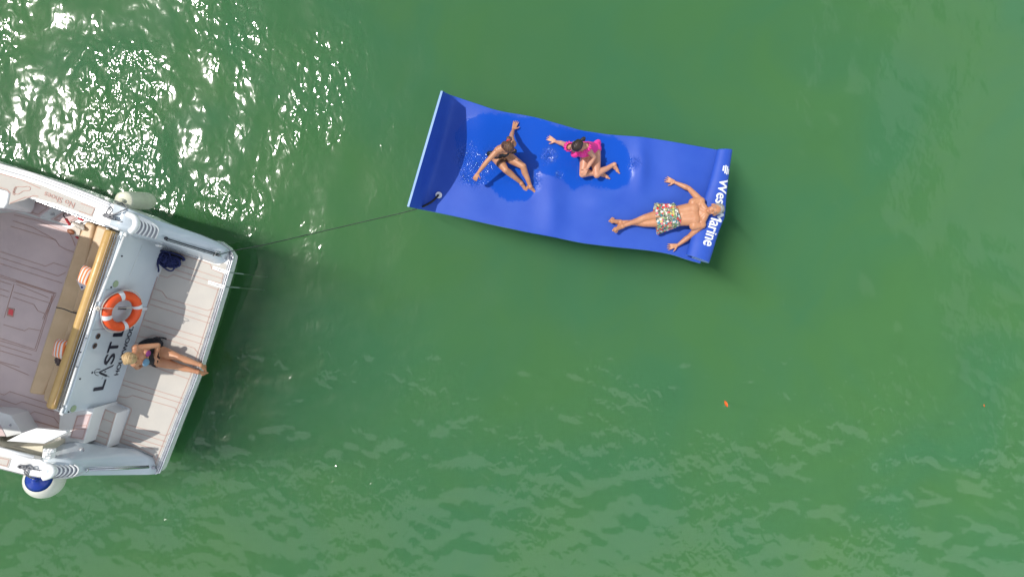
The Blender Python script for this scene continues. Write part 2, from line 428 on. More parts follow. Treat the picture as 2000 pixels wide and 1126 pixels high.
def water_body():
    m = bpy.data.materials.new('green_water_body'); m.use_nodes = True; nt = m.node_tree; N = nt.nodes; L = nt.links
    N.remove(N['Principled BSDF']); out = N['Material Output']
    sct = N.new('ShaderNodeVolumeScatter'); ab = N.new('ShaderNodeVolumeAbsorption')
    sct.inputs['Color'].default_value = (*WCOL, 1); sct.inputs['Density'].default_value = WDEN; sct.inputs['Anisotropy'].default_value = -0.2
    ab.inputs['Color'].default_value = (*WCOL, 1); ab.inputs['Density'].default_value = WDEN
    a = N.new('ShaderNodeAddShader'); L.new(sct.outputs[0], a.inputs[0]); L.new(ab.outputs[0], a.inputs[1]); L.new(a.outputs[0], out.inputs['Volume'])
    return m
WCOL = (0.295, 0.715, 0.345); WDEN = 0.42
mb = MB(); mb.box((0, 0, -1.83), Vector((60, 0, 0)), Vector((0, 60, 0)), Vector((0, 0, 1.73)))
wb_o = mb.build('deep_water', water_body()); setp(wb_o, kind='structure')

# ------------------------------------------------------------------ floating mat
mat_base = at(1110, 360, 0.0)
mat_t = thing('floating_mat', mat_base, 'bright blue foam mat floating on green water with a curled end and a rolled headrest', 'floating mat')
secs = [((865, 178, .57), (799, 404, .57)), ((868.5, 180, .42), (804, 405.3, .42)), ((874, 183, .27), (811, 406.8, .27)), ((882.5, 186.5, .13), (820, 408.8, .13)),
        ((896, 191, .06), (832, 410.8, .06)), ((929.6, 202.5, .04), (865, 417.5, .05)), ((962, 213.5, .04), (900, 425, .05)),
        ((989, 219.5, .04), (935, 433, .05)), ((1018, 224, .04), (965, 439.5, .05)), ((1052, 231, .05), (1000, 447, .05)), ((1086, 241, .05), (1035, 454.5, .05)),
        ((1131, 253.5, .05), (1080, 463, .05)), ((1165, 259, .05), (1115, 470, .05)), ((1194, 263, .05), (1145, 475.5, .05)),
        ((1250, 267.5, .05), (1200, 482, .05)), ((1290, 273, .05), (1235, 485.5, .05)), ((1330, 280, .05), (1275, 490, .05)),
        ((1370, 287, .05), (1312, 497, .05)), ((1395, 291.5, .05), (1343, 507, .05)), ((1412, 294, .05), (1368, 514, .05))]
bumps = [(1000, 320, -.035, .42, .38), (1150, 315, -.035, .40, .38), (1078, 400, .055, .20, .50), (1251, 325, .06, .13, .34),
         (1170, 395, .035, .25, .20), (925, 385, .02, .3, .3), (945, 235, .04, .28, .25), (1300, 430, -.025, .45, .35), (1330, 330, .02, .25, .4),
         (1090, 250, .02, .3, .2), (1000, 450, .02, .5, .15)]
def mat_bump(p):
    z = 0
    for (bx, by, a, rx, ry) in bumps:
        c = at(bx, by, .05); z += a*math.exp(-((p.x-c.x)/rx)**2-((p.y-c.y)/ry)**2)
    return z
def mat_z(px, py):
    p = at(px, py, 0.05); return 0.05+mat_bump(p)
NS, NV = 420, 150
Ts = smooth_path([at(*s[0]) for s in secs], 40); Bs = smooth_path([at(*s[1]) for s in secs], 40)
def resample(P, n):
    d = [0]
    for i in range(1, len(P)): d.append(d[-1]+(P[i]-P[i-1]).length)
    A = np.array([tuple(p) for p in P]); q = np.linspace(0, d[-1], n)
    return np.stack([np.interp(q, d, A[:, i]) for i in range(3)], 1)
T_ = resample(Ts, NS); B_ = resample(Bs, NS)
wet_poly = [(893, 262), (905, 235), (940, 222), (990, 221), (1050, 232), (1100, 248), (1160, 259), (1200, 266), (1222, 284), (1236, 312), (1237, 342), (1226, 362), (1196, 372),
            (1168, 366), (1145, 362), (1120, 372), (1100, 352), (1080, 344), (1056, 344), (1047, 350), (1053, 358), (1050, 372), (1040, 386), (1020, 395), (990, 393), (968, 377),
            (955, 362), (930, 363), (905, 358), (896, 338), (898, 312), (888, 290)]
wp = np.array([tuple(at(x, y, .05))[:2] for x, y in wet_poly])
def inpoly(px, py, poly):
    ins = np.zeros(px.shape, bool); n = len(poly); j = n-1
    for i in range(n):
        xi, yi = poly[i]; xj, yj = poly[j]
        c = ((yi > py) != (yj > py)) & (px < (xj-xi)*(py-yi)/(yj-yi+1e-12)+xi)
        ins ^= c; j = i
    return ins
tt = np.linspace(0, 1, NV)[None, :, None]
G = T_[:, None, :]*(1-tt)+B_[:, None, :]*tt
vv = np.linspace(0, 1, NV)[None, :]; zo = G[:, :, 2].copy()
G[:, :, 2] = np.where(zo > .062, .062+(zo-.062)*(1+.48*np.clip(np.sin(np.pi*np.clip(vv/.88, 0, 1)), 0, 1)**.9), zo)
for q in (0, 1): G[:, :, q] *= (H-G[:, :, 2])/(H-zo)
flat = np.clip((0.14-G[:, :, 2])/0.08, 0, 1)
dz = np.zeros(G.shape[:2])
for (bx, by, a, rx, ry) in bumps:
    c = at(bx, by, .05); dz += a*np.exp(-((G[:, :, 0]-c.x)/rx)**2-((G[:, :, 1]-c.y)/ry)**2)
G[:, :, 2] += dz*flat
TH = 0.032
def sheet(name, G, th, parent, mat):
    n, m, _ = G.shape
    du = np.gradient(G, axis=0); dv = np.gradient(G, axis=1)
    nr = np.cross(dv, du); nr /= np.linalg.norm(nr, axis=2, keepdims=True)
    nr *= np.sign(nr[:, :, 2:3].mean())
    Bt = G-nr*th
    V = np.concatenate([G.reshape(-1, 3), Bt.reshape(-1, 3)]); N0 = n*m
    I = np.arange(N0).reshape(n, m)
    f1 = np.stack([I[:-1, :-1].ravel(), I[1:, :-1].ravel(), I[1:, 1:].ravel(), I[:-1, 1:].ravel()], 1)
    f2 = f1[:, ::-1]+N0
    def side(a): return np.stack([a[:-1], a[1:], a[1:]+N0, a[:-1]+N0], 1)
    fs = np.concatenate([side(I[0, :]), side(I[-1, ::-1]), side(I[::-1, 0]), side(I[:, -1])])
    Fa = np.concatenate([f1, f2, fs])
    base = np.array(ORG[parent.name]) if parent else np.zeros(3)
    o = np_mesh(name, V-base, Fa, mat)
    if parent: o.parent = parent; ORG[o.name] = ORG[parent.name]
    mi = np.zeros(len(Fa), np.int32); mi[len(f1):] = 1
    o.data.materials.append(M['matedge']); o.data.polygons.foreach_set('material_index', mi)
    sh = np.ones(len(Fa), bool); sh[-len(fs):] = False; o.data.polygons.foreach_set('use_smooth', sh)
    return o, V
def mat_foam():
    m = principled('blue_foam', (0.02, 0.09, 0.6), 0.45); nt = m.node_tree; N = nt.nodes; L = nt.links; b = N['Principled BSDF']
    w = N.new('ShaderNodeAttribute'); w.attribute_name = 'wet'
    s = N.new('ShaderNodeAttribute'); s.attribute_name = 'splash'
    t = N.new('ShaderNodeTexCoord')
    n = N.new('ShaderNodeTexNoise'); n.inputs['Scale'].default_value = 2.2; n.inputs['Detail'].default_value = 5
    L.new(t.outputs['Object'], n.inputs['Vector'])
    dry = N.new('ShaderNodeMix'); dry.data_type = 'RGBA'; dry.inputs['A'].default_value = (0.010, 0.058, 0.42, 1); dry.inputs['B'].default_value = (0.034, 0.105, 0.50, 1)
    L.new(n.outputs['Fac'], dry.inputs['Factor'])
    mx = N.new('ShaderNodeMix'); mx.data_type = 'RGBA'; L.new(w.outputs['Fac'], mx.inputs['Factor']); L.new(dry.outputs['Result'], mx.inputs['A'])
    mx.inputs['B'].default_value = (0.007, 0.074, 0.47, 1); L.new(mx.outputs['Result'], b.inputs['Base Color'])
    r = N.new('ShaderNodeMapRange'); r.inputs['To Min'].default_value = 0.54; r.inputs['To Max'].default_value = 0.09
    L.new(w.outputs['Fac'], r.inputs['Value']); L.new(r.outputs[0], b.inputs['Roughness'])
    b.inputs['Specular IOR Level'].default_value = 0.38
    # foam grain plus water ripples where it is wet
    g = N.new('ShaderNodeTexNoise'); g.inputs['Scale'].default_value = 210; L.new(t.outputs['Object'], g.inputs['Vector'])
    rp = N.new('ShaderNodeTexNoise'); rp.inputs['Scale'].default_value = 30; rp.inputs['Detail'].default_value = 1.5; rp.inputs['Distortion'].default_value = 1.5
    L.new(t.outputs['Object'], rp.inputs['Vector'])
    def mth(op, a, c):
        q = N.new('ShaderNodeMath'); q.operation = op
        for i, v in enumerate((a, c)):
            if isinstance(v, (int, float)): q.inputs[i].default_value = v
            else: L.new(v, q.inputs[i])
        return q.outputs[0]
    grain = mth('MULTIPLY', g.outputs['Fac'], mth('MULTIPLY', mth('SUBTRACT', 1.0, w.outputs['Fac']), 0.0018))
    rip = mth('MULTIPLY', rp.outputs['Fac'], mth('ADD', mth('MULTIPLY', w.outputs['Fac'], 0.0018), mth('MULTIPLY', s.outputs['Fac'], 0.030)))
    bp = N.new('ShaderNodeBump'); bp.inputs['Distance'].default_value = 1.0
    L.new(mth('ADD', grain, rip), bp.inputs['Height']); L.new(bp.outputs[0], b.inputs['Normal'])
    return m
M['foam'] = mat_foam()
mat_o, MV = sheet('mat_sheet', G, TH, mat_t, M['foam'])
n1 = np.array([mnoise.noise(Vector((x*5, y*5, 3))) for x, y in MV[:, :2]])*0.05
n2 = np.array([mnoise.noise(Vector((x*23, y*23, 7))) for x, y in MV[:, :2]])*0.022
wet = np.zeros(len(MV))
for (ox, oy) in ((0, 0), (.018, 0), (-.018, 0), (0, .018), (0, -.018), (.034, .02), (-.034, -.02), (.02, -.034), (-.02, .034)):
    wet += inpoly(MV[:, 0]+n1+n2+ox, MV[:, 1]+n2-n1+oy, wp)/9.0
sp = np.zeros(len(MV))
for (cx, cy, r) in [(905, 305, .16), (935, 325, .16), (948, 318, .10), (912, 345, .12), (1046, 352, .09), (960, 302, .10), (1092, 342, .06), (1072, 305, .10), (930, 350, .12), (1240, 318, .09)]:
    c = at(cx, cy, .05); sp = np.maximum(sp, np.exp(-((MV[:, 0]-c.x)**2+(MV[:, 1]-c.y)**2)/r**2))
for nm, arr in (('wet', wet), ('splash', sp)):
    a_ = mat_o.data.attributes.new(nm, 'FLOAT', 'POINT'); a_.data.foreach_set('value', arr.astype(np.float32))

# rolled headrest
rollO = [(1430.4, 293), (1424, 335), (1419, 381), (1416, 420), (1411, 434), (1401, 459), (1392, 488), (1383.5, 513.6)]
rollI = [(1401, 292), (1390.5, 335), (1378, 378), (1367, 412), (1361, 430), (1353, 453), (1345, 477), (1338.5, 497.5)]
rb = [.085, .09, .095, .085, .085, .10, .115, .125]
NR, NA = 160, 64
tO = resample(smooth_path([at(x, y, .15) for x, y in rollO], 20), NR)
tI = resample(smooth_path([at(x, y, .15) for x, y in rollI], 20), NR)
bb = np.interp(np.linspace(0, 1, NR), np.linspace(0, 1, len(rb)), rb)
def roll_pt(v, th):
    """v 0..1 along the roll, th angle: -90 bottom, 0 outer side, 90 top, 180 inner side"""
    i = min(max(v, 0), 1)*(NR-1); k = int(min(i, NR-2)); f = i-k
    O = Vector(tO[k]*(1-f)+tO[k+1]*f); I = Vector(tI[k]*(1-f)+tI[k+1]*f); b = bb[k]*(1-f)+bb[k+1]*f
    c = (O+I)/2; a = (O-I)/2; a.z = 0
    return Vector((c.x+a.x*math.cos(th), c.y+a.y*math.cos(th), 0.055+b+b*math.sin(th)))
ths = np.radians(np.linspace(-110, 196, NA))
RG = np.array([[tuple(roll_pt(i/(NR-1), t)) for t in ths] for i in range(NR)])
roll_o, RV = sheet('rolled_headrest', RG, 0.022, mat_t, M['foam'])
for nm in ('wet', 'splash'):
    a_ = roll_o.data.attributes.new(nm, 'FLOAT', 'POINT'); a_.data.foreach_set('value', np.zeros(len(RV), np.float32))

def text_tris(s, sub=0.03):
    cu = bpy.data.curves.new('t', 'FONT'); cu.body = s; cu.size = 1.0; cu.resolution_u = 6
    o = bpy.data.objects.new('t', cu); C.objects.link(o)
    dg = bpy.context.evaluated_depsgraph_get(); me = bpy.data.meshes.new_from_object(o.evaluated_get(dg))
    bm = bmesh.new(); bm.from_mesh(me)
    bmesh.ops.triangulate(bm, faces=bm.faces)
    if sub:
        for _ in range(3):
            ed = [e for e in bm.edges if e.calc_length() > sub*3]
            if ed: bmesh.ops.subdivide_edges(bm, edges=ed, cuts=1); bmesh.ops.triangulate(bm, faces=bm.faces)
    V = [v.co.copy() for v in bm.verts]; bm.verts.index_update(); Fc = [[v.index for v in f.verts] for f in bm.faces]
    bm.free(); bpy.data.objects.remove(o); bpy.data.curves.remove(cu); bpy.data.meshes.remove(me)
    return V, Fc
def text_on(name, s, mat, parent, mapf, w, h, sub=0.0, bold=0.0, label=None):
    """lettering w wide and h tall (cap height), mapf(x, y) -> point on the surface"""
    V, Fc = text_tris(s, sub)
    x0 = min(v.x for v in V); x1 = max(v.x for v in V); y1 = max(v.y for v in V); y0 = 0
    out = [mapf((v.x-x0)/(x1-x0)*w, v.y/y1*h) for v in V]
    if bold:
        n = len(out); V2 = list(out); F2 = [tuple(f) for f in Fc]
        for (dx, dy) in ((bold, 0), (-bold, 0), (0, bold*.6), (0, -bold*.6)):
            m = len(V2); V2 += [mapf((v.x-x0)/(x1-x0)*w+dx, v.y/y1*h+dy)+Vector((0, 0, 0.0004*(len(V2)//n))) for v in V]
            F2 += [tuple(i+m for i in f) for f in Fc]
        out, Fc = V2, F2
    return obj(name, out, Fc, mat, parent, label=label)
LR = sum((Vector(tO[i+1])-Vector(tO[i])).length for i in range(NR-1))
def roll_map(x, y):
    v = x/LR; th = math.radians(94)-y/0.14
    p = roll_pt(v, th); q = roll_pt(v, th+0.02)-p; ax = roll_pt(min(v+.01, 1), th)-roll_pt(max(v-.01, 0), th)
    n = q.cross(ax).normalized()
    if n.z < 0: n = -n
    return p+n*0.004
VW = (352-293)/222.0
text_on('lettering', 'West Marine', M['matwhite'], roll_o, lambda x, y: roll_map(x+LR*0.270, y), LR*0.60, 0.145, sub=0.03, bold=0.006)
mb = MB()
for k in range(4):     # striped round emblem
    y0 = 0.008+k*0.037; hw = [0.042, 0.066, 0.066, 0.042][k]
    rows = [[roll_map(LR*0.185+u*hw+(v-.5)*0.0+0.03*(k-1.5)*0.4, y0+0.026*v) for u in np.linspace(-1, 1, 9)] for v in (0, .5, 1)]
    mb.grid(rows)
mb.build('emblem', M['matwhite'], roll_o)

# mooring eye on the mat
me_c = at(857, 381, mat_z(857, 381)+0.02)
mb = MB(); mb.disc(me_c, (0, 0, 1), .052, .012, 28); mb.build('grommet', M['railwhite'], mat_t, bevel=.004)

# ------------------------------------------------------------------ yacht
boat_o = at(150, 640, 0.0)
yt = thing('motor_yacht', boat_o, 'white motor yacht with a stern platform, tan bench and grey foam deck', 'yacht')
# hull
hull_top = [(-700, 108, 1.7), (-300, 215, 1.7), (-60, 297, 1.7), (0, 318, 1.7), (60, 335, 1.7), (120, 356, 1.7), (180, 379, 1.7), (223, 398, 1.7), (252, 408, 1.68), (264, 413, 1.62), (300, 427, 1.4), (345, 442, 1.08),
            (390, 457, .8), (420, 469, .62), (440, 481, .52), (448, 489, .46), (451, 498, .44)]
hull_bot = [(307, 925, .44), (288, 925.8, .5), (240, 926, .78), (200, 926.5, 1.05), (155, 927, 1.38), (142, 932, 1.6), (118, 934, 1.7), (92, 933.5, 1.7), (76, 932, 1.7), (50, 927.7, 1.7), (0, 915, 1.7), (-60, 899, 1.7), (-300, 845, 1.7), (-700, 760, 1.7)]
aft = [(449, 511, .44), (435.5, 555, .44), (408.5, 644, .44), (379.5, 735, .44), (347.5, 816, .44), (311, 912, .44), (308, 918, .44)]
ring = ats(hull_top)+ats(aft)+ats(hull_bot)
cen = at(60, 600, 0)
def inset(p, k, z):
    return Vector((cen.x+(p.x-cen.x)*k, cen.y+(p.y-cen.y)*k, z))
rows = [ring, [Vector((p.x, p.y, p.z-.02)) for p in ring], [inset(p, .985, min(p.z-.06, .9)) for p in ring], [inset(p, .95, min(.28, p.z-.12)) for p in ring], [inset(p, .94, 0.0) for p in ring], [inset(p, .86, -1.0) for p in ring]]
mb = MB()
mb.grid([r+[r[0]] for r in rows])
bt = rows[-1]; mb.add(bt, [tuple(range(len(bt)))])
hull = mb.build('hull', M['gel'], yt, smooth=True)
# swim platform
plat = ats([(427, 470), (445, 483), (456, 499), (453.5, 512), (440.5, 557), (413.5, 646), (384.5, 737), (352.5, 818), (315, 915), (311, 921), (305, 925), (285, 924), (180, 860), (215, 780), (310, 480), (345, 470)], .446)
mb = MB(); mb.prism(plat, .26); platform = mb.build('swim_platform', M['gel'], yt, bevel=.015)
def edge_pts(off):
    pts = [(430, 473), (445, 483.5), (454.5, 498), (452.5, 511), (439.5, 556), (412.5, 645), (383.5, 736), (351.5, 817), (314, 914), (309.5, 920.5), (303, 924)]
    return smooth_path(ats([(x-off, y-off*.3) for x, y in pts], .452), 5)
mb = MB(); mb.tube(edge_pts(-1.0), .016); mb.tube(edge_pts(2.6), .012); mb.tube(edge_pts(6.0), .006)
mb.build('rub_rail', M['steel'], platform, smooth=True)
pz = .452
pad = ats([(332, 487), (368, 500), (404, 511), (427, 518), (436, 513), (443, 516), (441, 530), (432, 556), (405, 644), (377, 732), (344, 812), (307, 908), (302, 911), (303, 900), (297, 889.5), (280, 881), (257, 872),
           (232, 864), (254, 800), (252, 796), (224, 784), (300, 566)], pz)
mb = MB(); mb.prism(pad, .44); padp = mb.build('deck_pad', M['pad'], platform)
PL = [[(340, 492), (400, 512), (411, 516), (414, 525), (436, 535), (433, 552)], [(354.6, 518), (434.5, 544)], [(338.6, 525), (405, 546.5), (433, 553)],
      [(311, 537), (327, 542), (338.6, 536), (405, 558), (427, 566)], [(301, 563), (317, 569), (326, 582), (405.6, 606), (419, 601)],
      [(296, 583), (413, 620)], [(293, 594), (409, 631)], [(281, 624), (399.6, 660)], [(278, 635), (396, 672)],
      [(269, 656), (287, 659), (301, 654), (379, 679), (389, 691)], [(262, 680), (320, 698)], [(255, 700), (369.6, 740)], [(263, 668), (300, 680)],
      [(240, 741.6), (357.6, 777.6)], [(239, 751), (355, 787)], [(230, 773), (247, 776), (259, 771.6), (342, 795.6), (349, 807.6)],
      [(248, 827.6), (323, 850), (335, 844)], [(245, 837), (325, 862)], [(241, 847), (321.6, 872)], [(239, 856), (300, 876)],
      [(427, 562), (400, 645), (372, 733), (340, 811), (303, 905)], [(308, 540), (266, 664), (227, 783), (256, 796), (257, 801), (235, 862), (258, 870)],
      [(256, 869), (281, 878), (299, 887.5), (305, 897)]]
mb = MB()
for l in PL: mb.ribbon(ats(l, pz+.0015), .0075)
mb.build('groove_lines', M['padred'], padp)
# fin mouldings (quarter) : outer edge, inner top, base
def quarter(name, stations, mat, sub=2):
    mb = MB(); rows = []
    for st in zip(*stations):
        rows.append(smooth_path([at(*p) for p in st], 5))
    mb.grid(rows)
    o = mb.build(name, mat, yt, smooth=True)
    m = o.modifiers.new('s', 'SOLIDIFY'); m.thickness = .012; m.offset = -1
    return o
finA = [[(223, 398, 1.702), (254, 409, 1.69), (268, 414.5, 1.62), (302, 427.5, 1.41), (345, 442, 1.10), (390, 457.5, .82), (423, 471, .63), (441, 482, .53), (449, 489, .47)],
        [(219, 420, 1.715), (248, 429, 1.705), (264, 435, 1.64), (300, 445, 1.43), (345, 459, 1.13), (390, 473, .86), (421, 483, .68), (438, 490.5, .58), (446, 495, .49)],
        [(214, 440, 1.705), (238, 449, 1.69), (256, 455, 1.60), (296, 463, 1.38), (342, 477, 1.06), (384, 491, .80), (415, 501, .63), (431, 506, .54), (440, 505, .48)],
        [(221, 444, 1.3), (246, 458, 1.3), (268, 464, 1.2), (306, 474, .9), (350, 491, .60), (388, 504, .452), (418, 514, .450), (433, 515, .450), (444, 508, .450)]]
quarter('quarter_moulding', finA, M['gelshade'])
finB = [[(92, 933.2, 1.68), (132, 933, 1.56), (150, 929, 1.46), (158, 927, 1.36), (200, 926.3, 1.06), (240, 925.8, .80), (288, 925.3, .51), (305, 924, .45)],
        [(92, 915, 1.69), (134, 914, 1.57), (150, 913, 1.47), (160, 912, 1.38), (200, 914, 1.10), (240, 916, .85), (286, 915.5, .56), (305, 914.5, .465)],
        [(90, 903, 1.68), (134, 904, 1.55), (150, 904.5, 1.45), (160, 906, 1.37), (200, 909, 1.08), (240, 911.5, .84), (284, 907, .54), (303, 906, .462)],
        [(84, 896, 1.66), (136, 894, 1.5), (150, 893, 1.4), (160, 892, 1.33), (200, 889.5, 1.02), (240, 887, .78), (280, 890, .54), (299, 895, .456)],
        [(88, 878, 1.2), (120, 866, 1.08), (146, 863, 1.05), (163, 863, 1.02), (183, 866, .76), (212, 873, .72), (258, 875, .454), (298, 891, .454)]]
quarter('quarter_moulding', finB, M['gelshade'])
# louvred vents
def vents(lines, name):
    mb = MB()
    for l, r in lines:
        mb.tube(smooth_path([at(*p) for p in l], 5), r, 6)
    mb.build(name, M['railwhite'], yt, smooth=True)
def lerp(a, b, t): return tuple(a[i]+(b[i]-a[i])*t for i in range(len(a)))
inn = [(248, 418, 1.73), (262, 424, 1.72), (266, 432, 1.70), (264, 443, 1.68), (255, 453, 1.66)]
outr = [(270, 421, 1.66), (297, 435, 1.55), (309, 446, 1.47), (308, 456, 1.43), (303, 466, 1.38)]
vents([([lerp(a, b, k/6) for a, b in zip(inn, outr)], .0125 if k else .045) for k in range(7)], 'louvre')
mb = MB(); mb.grid([[at(a[0], a[1], a[2]-.012) for a in inn], [at(*[c-(.012 if i == 2 else 0) for i, c in enumerate(lerp(a, b, .5))]) for a, b in zip(inn, outr)], [at(a[0], a[1], a[2]-.012) for a in outr]])
v_ = mb.build('vent_recess', M['greyvent'], yt); v_.modifiers.new('s', 'SOLIDIFY').thickness = .006
inn2 = [(90, 908, 1.745), (101, 912, 1.74), (104, 919, 1.74), (99, 927, 1.735), (86, 932, 1.72)]
out2 = [(145, 907, 1.53), (152, 912, 1.52), (153, 918, 1.51), (149, 925, 1.52), (140, 932, 1.55)]
vents([([lerp(a, b, k/6) for a, b in zip(inn2, out2)], .0125 if k else .045) for k in range(7)], 'louvre')
mb = MB(); mb.grid([[at(a[0], a[1], a[2]-.012) for a in inn2], [at(a[0], a[1], a[2]-.012) for a in out2]])
v_ = mb.build('vent_recess', M['greyvent'], yt); v_.modifiers.new('s', 'SOLIDIFY').thickness = .006
# gunwales
def band(name, outer, inner, z0, mat, parent, th=.05):
    a = [at(*p) for p in outer]; b = [at(*p) for p in inner]
    poly = a+b[::-1]
    mb = MB(); mb.prism(poly, z0); return mb.build(name, mat, parent, bevel=.02, seg=3)
gA = band('gunwale', [(-700, 108, 1.7), (-300, 215, 1.7), (-60, 297.5, 1.7), (0, 318.5, 1.7), (60, 335.5, 1.7), (120, 356.5, 1.7), (180, 379.5, 1.7), (224, 399, 1.7), (240, 405, 1.7)],
          [(-700, 190, 1.7), (-300, 290, 1.7), (-60, 352, 1.7), (18, 371, 1.7), (66, 391, 1.7), (140, 417, 1.7), (211, 443.5, 1.7), (232, 451, 1.7)], 1.56, M['gel'], yt)
mb = MB()
for o_, r_ in ((3.5, .012), (9, .02), (14.5, .014)):
    mb.tube(smooth_path(ats([(-60, 298+o_), (0, 318+o_), (60, 335.5+o_), (120, 356.5+o_), (180, 379.5+o_), (216, 395+o_)], 1.702), 4), r_, 8)
mb.build('rub_rail', M['railwhite'], gA, smooth=True)
mb = MB()
for o_ in (2.2, 6.2, 12.6):
    mb.ribbon(smooth_path(ats([(-60, 298+o_), (0, 318+o_), (60, 335.5+o_), (120, 356.5+o_), (180, 379.5+o_), (214, 394+o_)], 1.708), 4), .009)
mb.build('rail_gap', M['greyvent'], gA)
gB = band('gunwale', [(-700, 760, 1.7), (-300, 844, 1.7), (-60, 898.5, 1.7), (0, 914.5, 1.7), (50, 927.2, 1.7), (76, 931.5, 1.7), (94, 933, 1.7)],
          [(-700, 700, 1.7), (-300, 790, 1.7), (-60, 862, 1.7), (0, 879, 1.7), (40, 888, 1.7), (66, 894, 1.7), (78, 897, 1.7), (92, 904, 1.7)], 1.56, M['gel'], yt)
gz = 1.706
mb = MB(); mb.prism(ats([(-200, 270), (-60, 318), (0, 337), (80, 361), (187, 405), (180, 424.5), (110, 398), (76, 389), (60, 384), (48, 390), (17, 399), (20, 378), (13, 372), (-200, 310)], gz), 1.69)
gpad = mb.build('deck_pad', M['pad'], gA)
mb = MB()
for l in [[(0, 339), (40, 350), (79, 368)], [(158, 397), (185, 407), (179, 420.5), (154, 412)], [(20, 397), (50, 385), (56, 385.5), (66, 382), (75, 383.5)], [(0, 366), (14, 370), (19.5, 376), (16.5, 392)]]:
    mb.ribbon(ats(l, gz+.0015), .010)
# bare foot outline
foot = [(30, 366), (35, 364.5), (45, 365), (55, 364), (59.5, 367), (58.5, 371), (53, 372.5), (46, 373), (41, 376), (36, 379), (31, 378.5), (27.5, 375), (28, 370), (30, 366)]
mb.ribbon(smooth_path(ats(foot, gz+.0015), 4), .008)
for (cx, cy, r) in [(31, 366.5, 1.6), (29.2, 369.5, 1.7), (28, 372.6, 1.8), (27.2, 375.6, 1.8), (27.5, 378.6, 2.0)]:
    mb.ribbon([at(cx+r*math.cos(a), cy+r*math.sin(a), gz+.0015) for a in np.linspace(0, 6.283, 13)], .006)
mb.build('groove_lines', M['padred'], gpad)
def plane_text(name, s, mat, parent, o3, xd, yd, w, h, nrm, off=.004, bold=0, label=None):
    return text_on(name, s, mat, parent, lambda x, y: o3+xd*x+yd*y+nrm*off, w, h, 0, bold, label)
o3 = at(147.5, 396.5, gz); xd = (at(89, 374, gz)-o3).normalized(); yd = Vector((0, 0, 1)).cross(xd)
plane_text('lettering', 'No Shoes', M['padred'], gpad, o3, xd, yd, (at(89, 374, gz)-o3).length, .074, Vector((0, 0, 1)), bold=.0012)
mb = MB(); mb.prism(ats([(-60, 874), (0, 890), (22, 894.5), (16.5, 913), (0, 909), (-60, 893)], gz), 1.69); gp2 = mb.build('deck_pad', M['pad'], gB)
mb = MB(); mb.ribbon(ats([(-60, 878), (0, 893.5), (18, 897), (13.5, 909.5), (0, 906), (-60, 889)], gz+.0015), .010); mb.build('groove_lines', M['padred'], gp2)
# white hatch on the gunwale at the picture edge
mb = MB(); mb.prism(ats([(-120, 350), (0, 369), (13, 372.5), (18, 377), (14, 397), (8, 407), (-120, 400)], 1.73), 1.2); mb.build('side_box', M['gel'], yt, bevel=.02)
# cockpit sole
fz = .95
mb = MB(); mb.prism(ats([(-700, 300), (30, 395), (150, 430), (250, 470), (190, 640), (150, 790), (140, 862), (110, 890), (60, 900), (-700, 800)], fz-.006), .3); mb.build('cockpit_sole', M['gel'], yt)
sole = ats([(-300, 440), (27, 414), (60, 422), (110, 436), (165, 458), (210, 470), (190, 560), (136, 812), (127, 839.5), (60, 833), (0, 812), (-300, 730)], fz)
mb = MB(); mb.prism(sole, .9)
M['padc'] = noisy('pink_cast_foam', (0.70, 0.56, 0.55), (0.63, 0.50, 0.50), 2.5, 0.85, 0.0015, 160)  # grey-beige deck foam with the cockpit's pinkish shade and flare put into its colour
csole = mb.build('deck_pad', M['padc'], yt)
def c4(x, y): return (x/4.691, 380+y/4.6917)
FL = [[(130, 185), (215, 205), (350, 240), (500, 300), (640, 355), (665, 400), (690, 470)], [(120, 240), (300, 300), (510, 415), (545, 470), (600, 500), (690, 530)],
      [(100, 290), (200, 320), (510, 415)], [(0, 520), (415, 655), (490, 625), (620, 665)], [(0, 575), (535, 745), (605, 710)], [(0, 630), (570, 810)],
      [(0, 735), (520, 905)], [(0, 752), (500, 912)], [(150, 820), (450, 945)], [(125, 890), (450, 990)], [(120, 940), (310, 1005), (350, 1065), (415, 1090)],
      [(510, 915), (405, 1140)], [(490, 920), (390, 1140)], [(130, 820), (40, 1126)], [(145, 790), (510, 905)], [(0, 790), (110, 825)], [(0, 860), (90, 890)], [(0, 915), (75, 940)]]
mb = MB()
for l in FL: mb.ribbon(ats([c4(*p) for p in l], fz+.0015), .0072)
def b2(x, y): return (x/4.1667, 540+y/4.1667)
def b3(x, y): return (x/4.1667, 740+y/4.1667)
for l in [[(440, 140), (295, 605), (0, 520)], [(425, 150), (285, 590), (0, 500)], [(30, 390), (200, 440), (235, 420), (340, 440)], [(0, 555), (260, 635)], [(0, 600), (300, 690)], [(0, 690), (160, 735)], [(0, 700), (235, 800)]]:
    mb.ribbon(ats([b2(*p) for p in l], fz+.0015), .0072)
for l in [[(0, 115), (35, 128), (80, 100), (400, 200)], [(0, 160), (130, 205), (180, 182), (440, 262)], [(0, 220), (230, 290), (280, 262), (440, 310), (480, 362)], [(0, 250), (500, 400)], [(0, 265), (525, 408)], [(565, 320), (530, 400)]]:
    mb.ribbon(ats([b3(*p) for p in l], fz+.0015), .0072)
mb.build('groove_lines', M['padred'], csole)
mb = MB(); mb.prism(ats([(15, 600), (28, 603), (25, 619), (13, 616)], fz+.012), .93); lh = mb.build('hatch_latch', M['padred'], csole, bevel=.004)
mb = MB(); mb.prism(ats([(17.5, 603), (26, 605), (24, 616), (15.5, 613)], fz+.02), .95); mb.build('reflector', M['pinkred'], lh, bevel=.004)
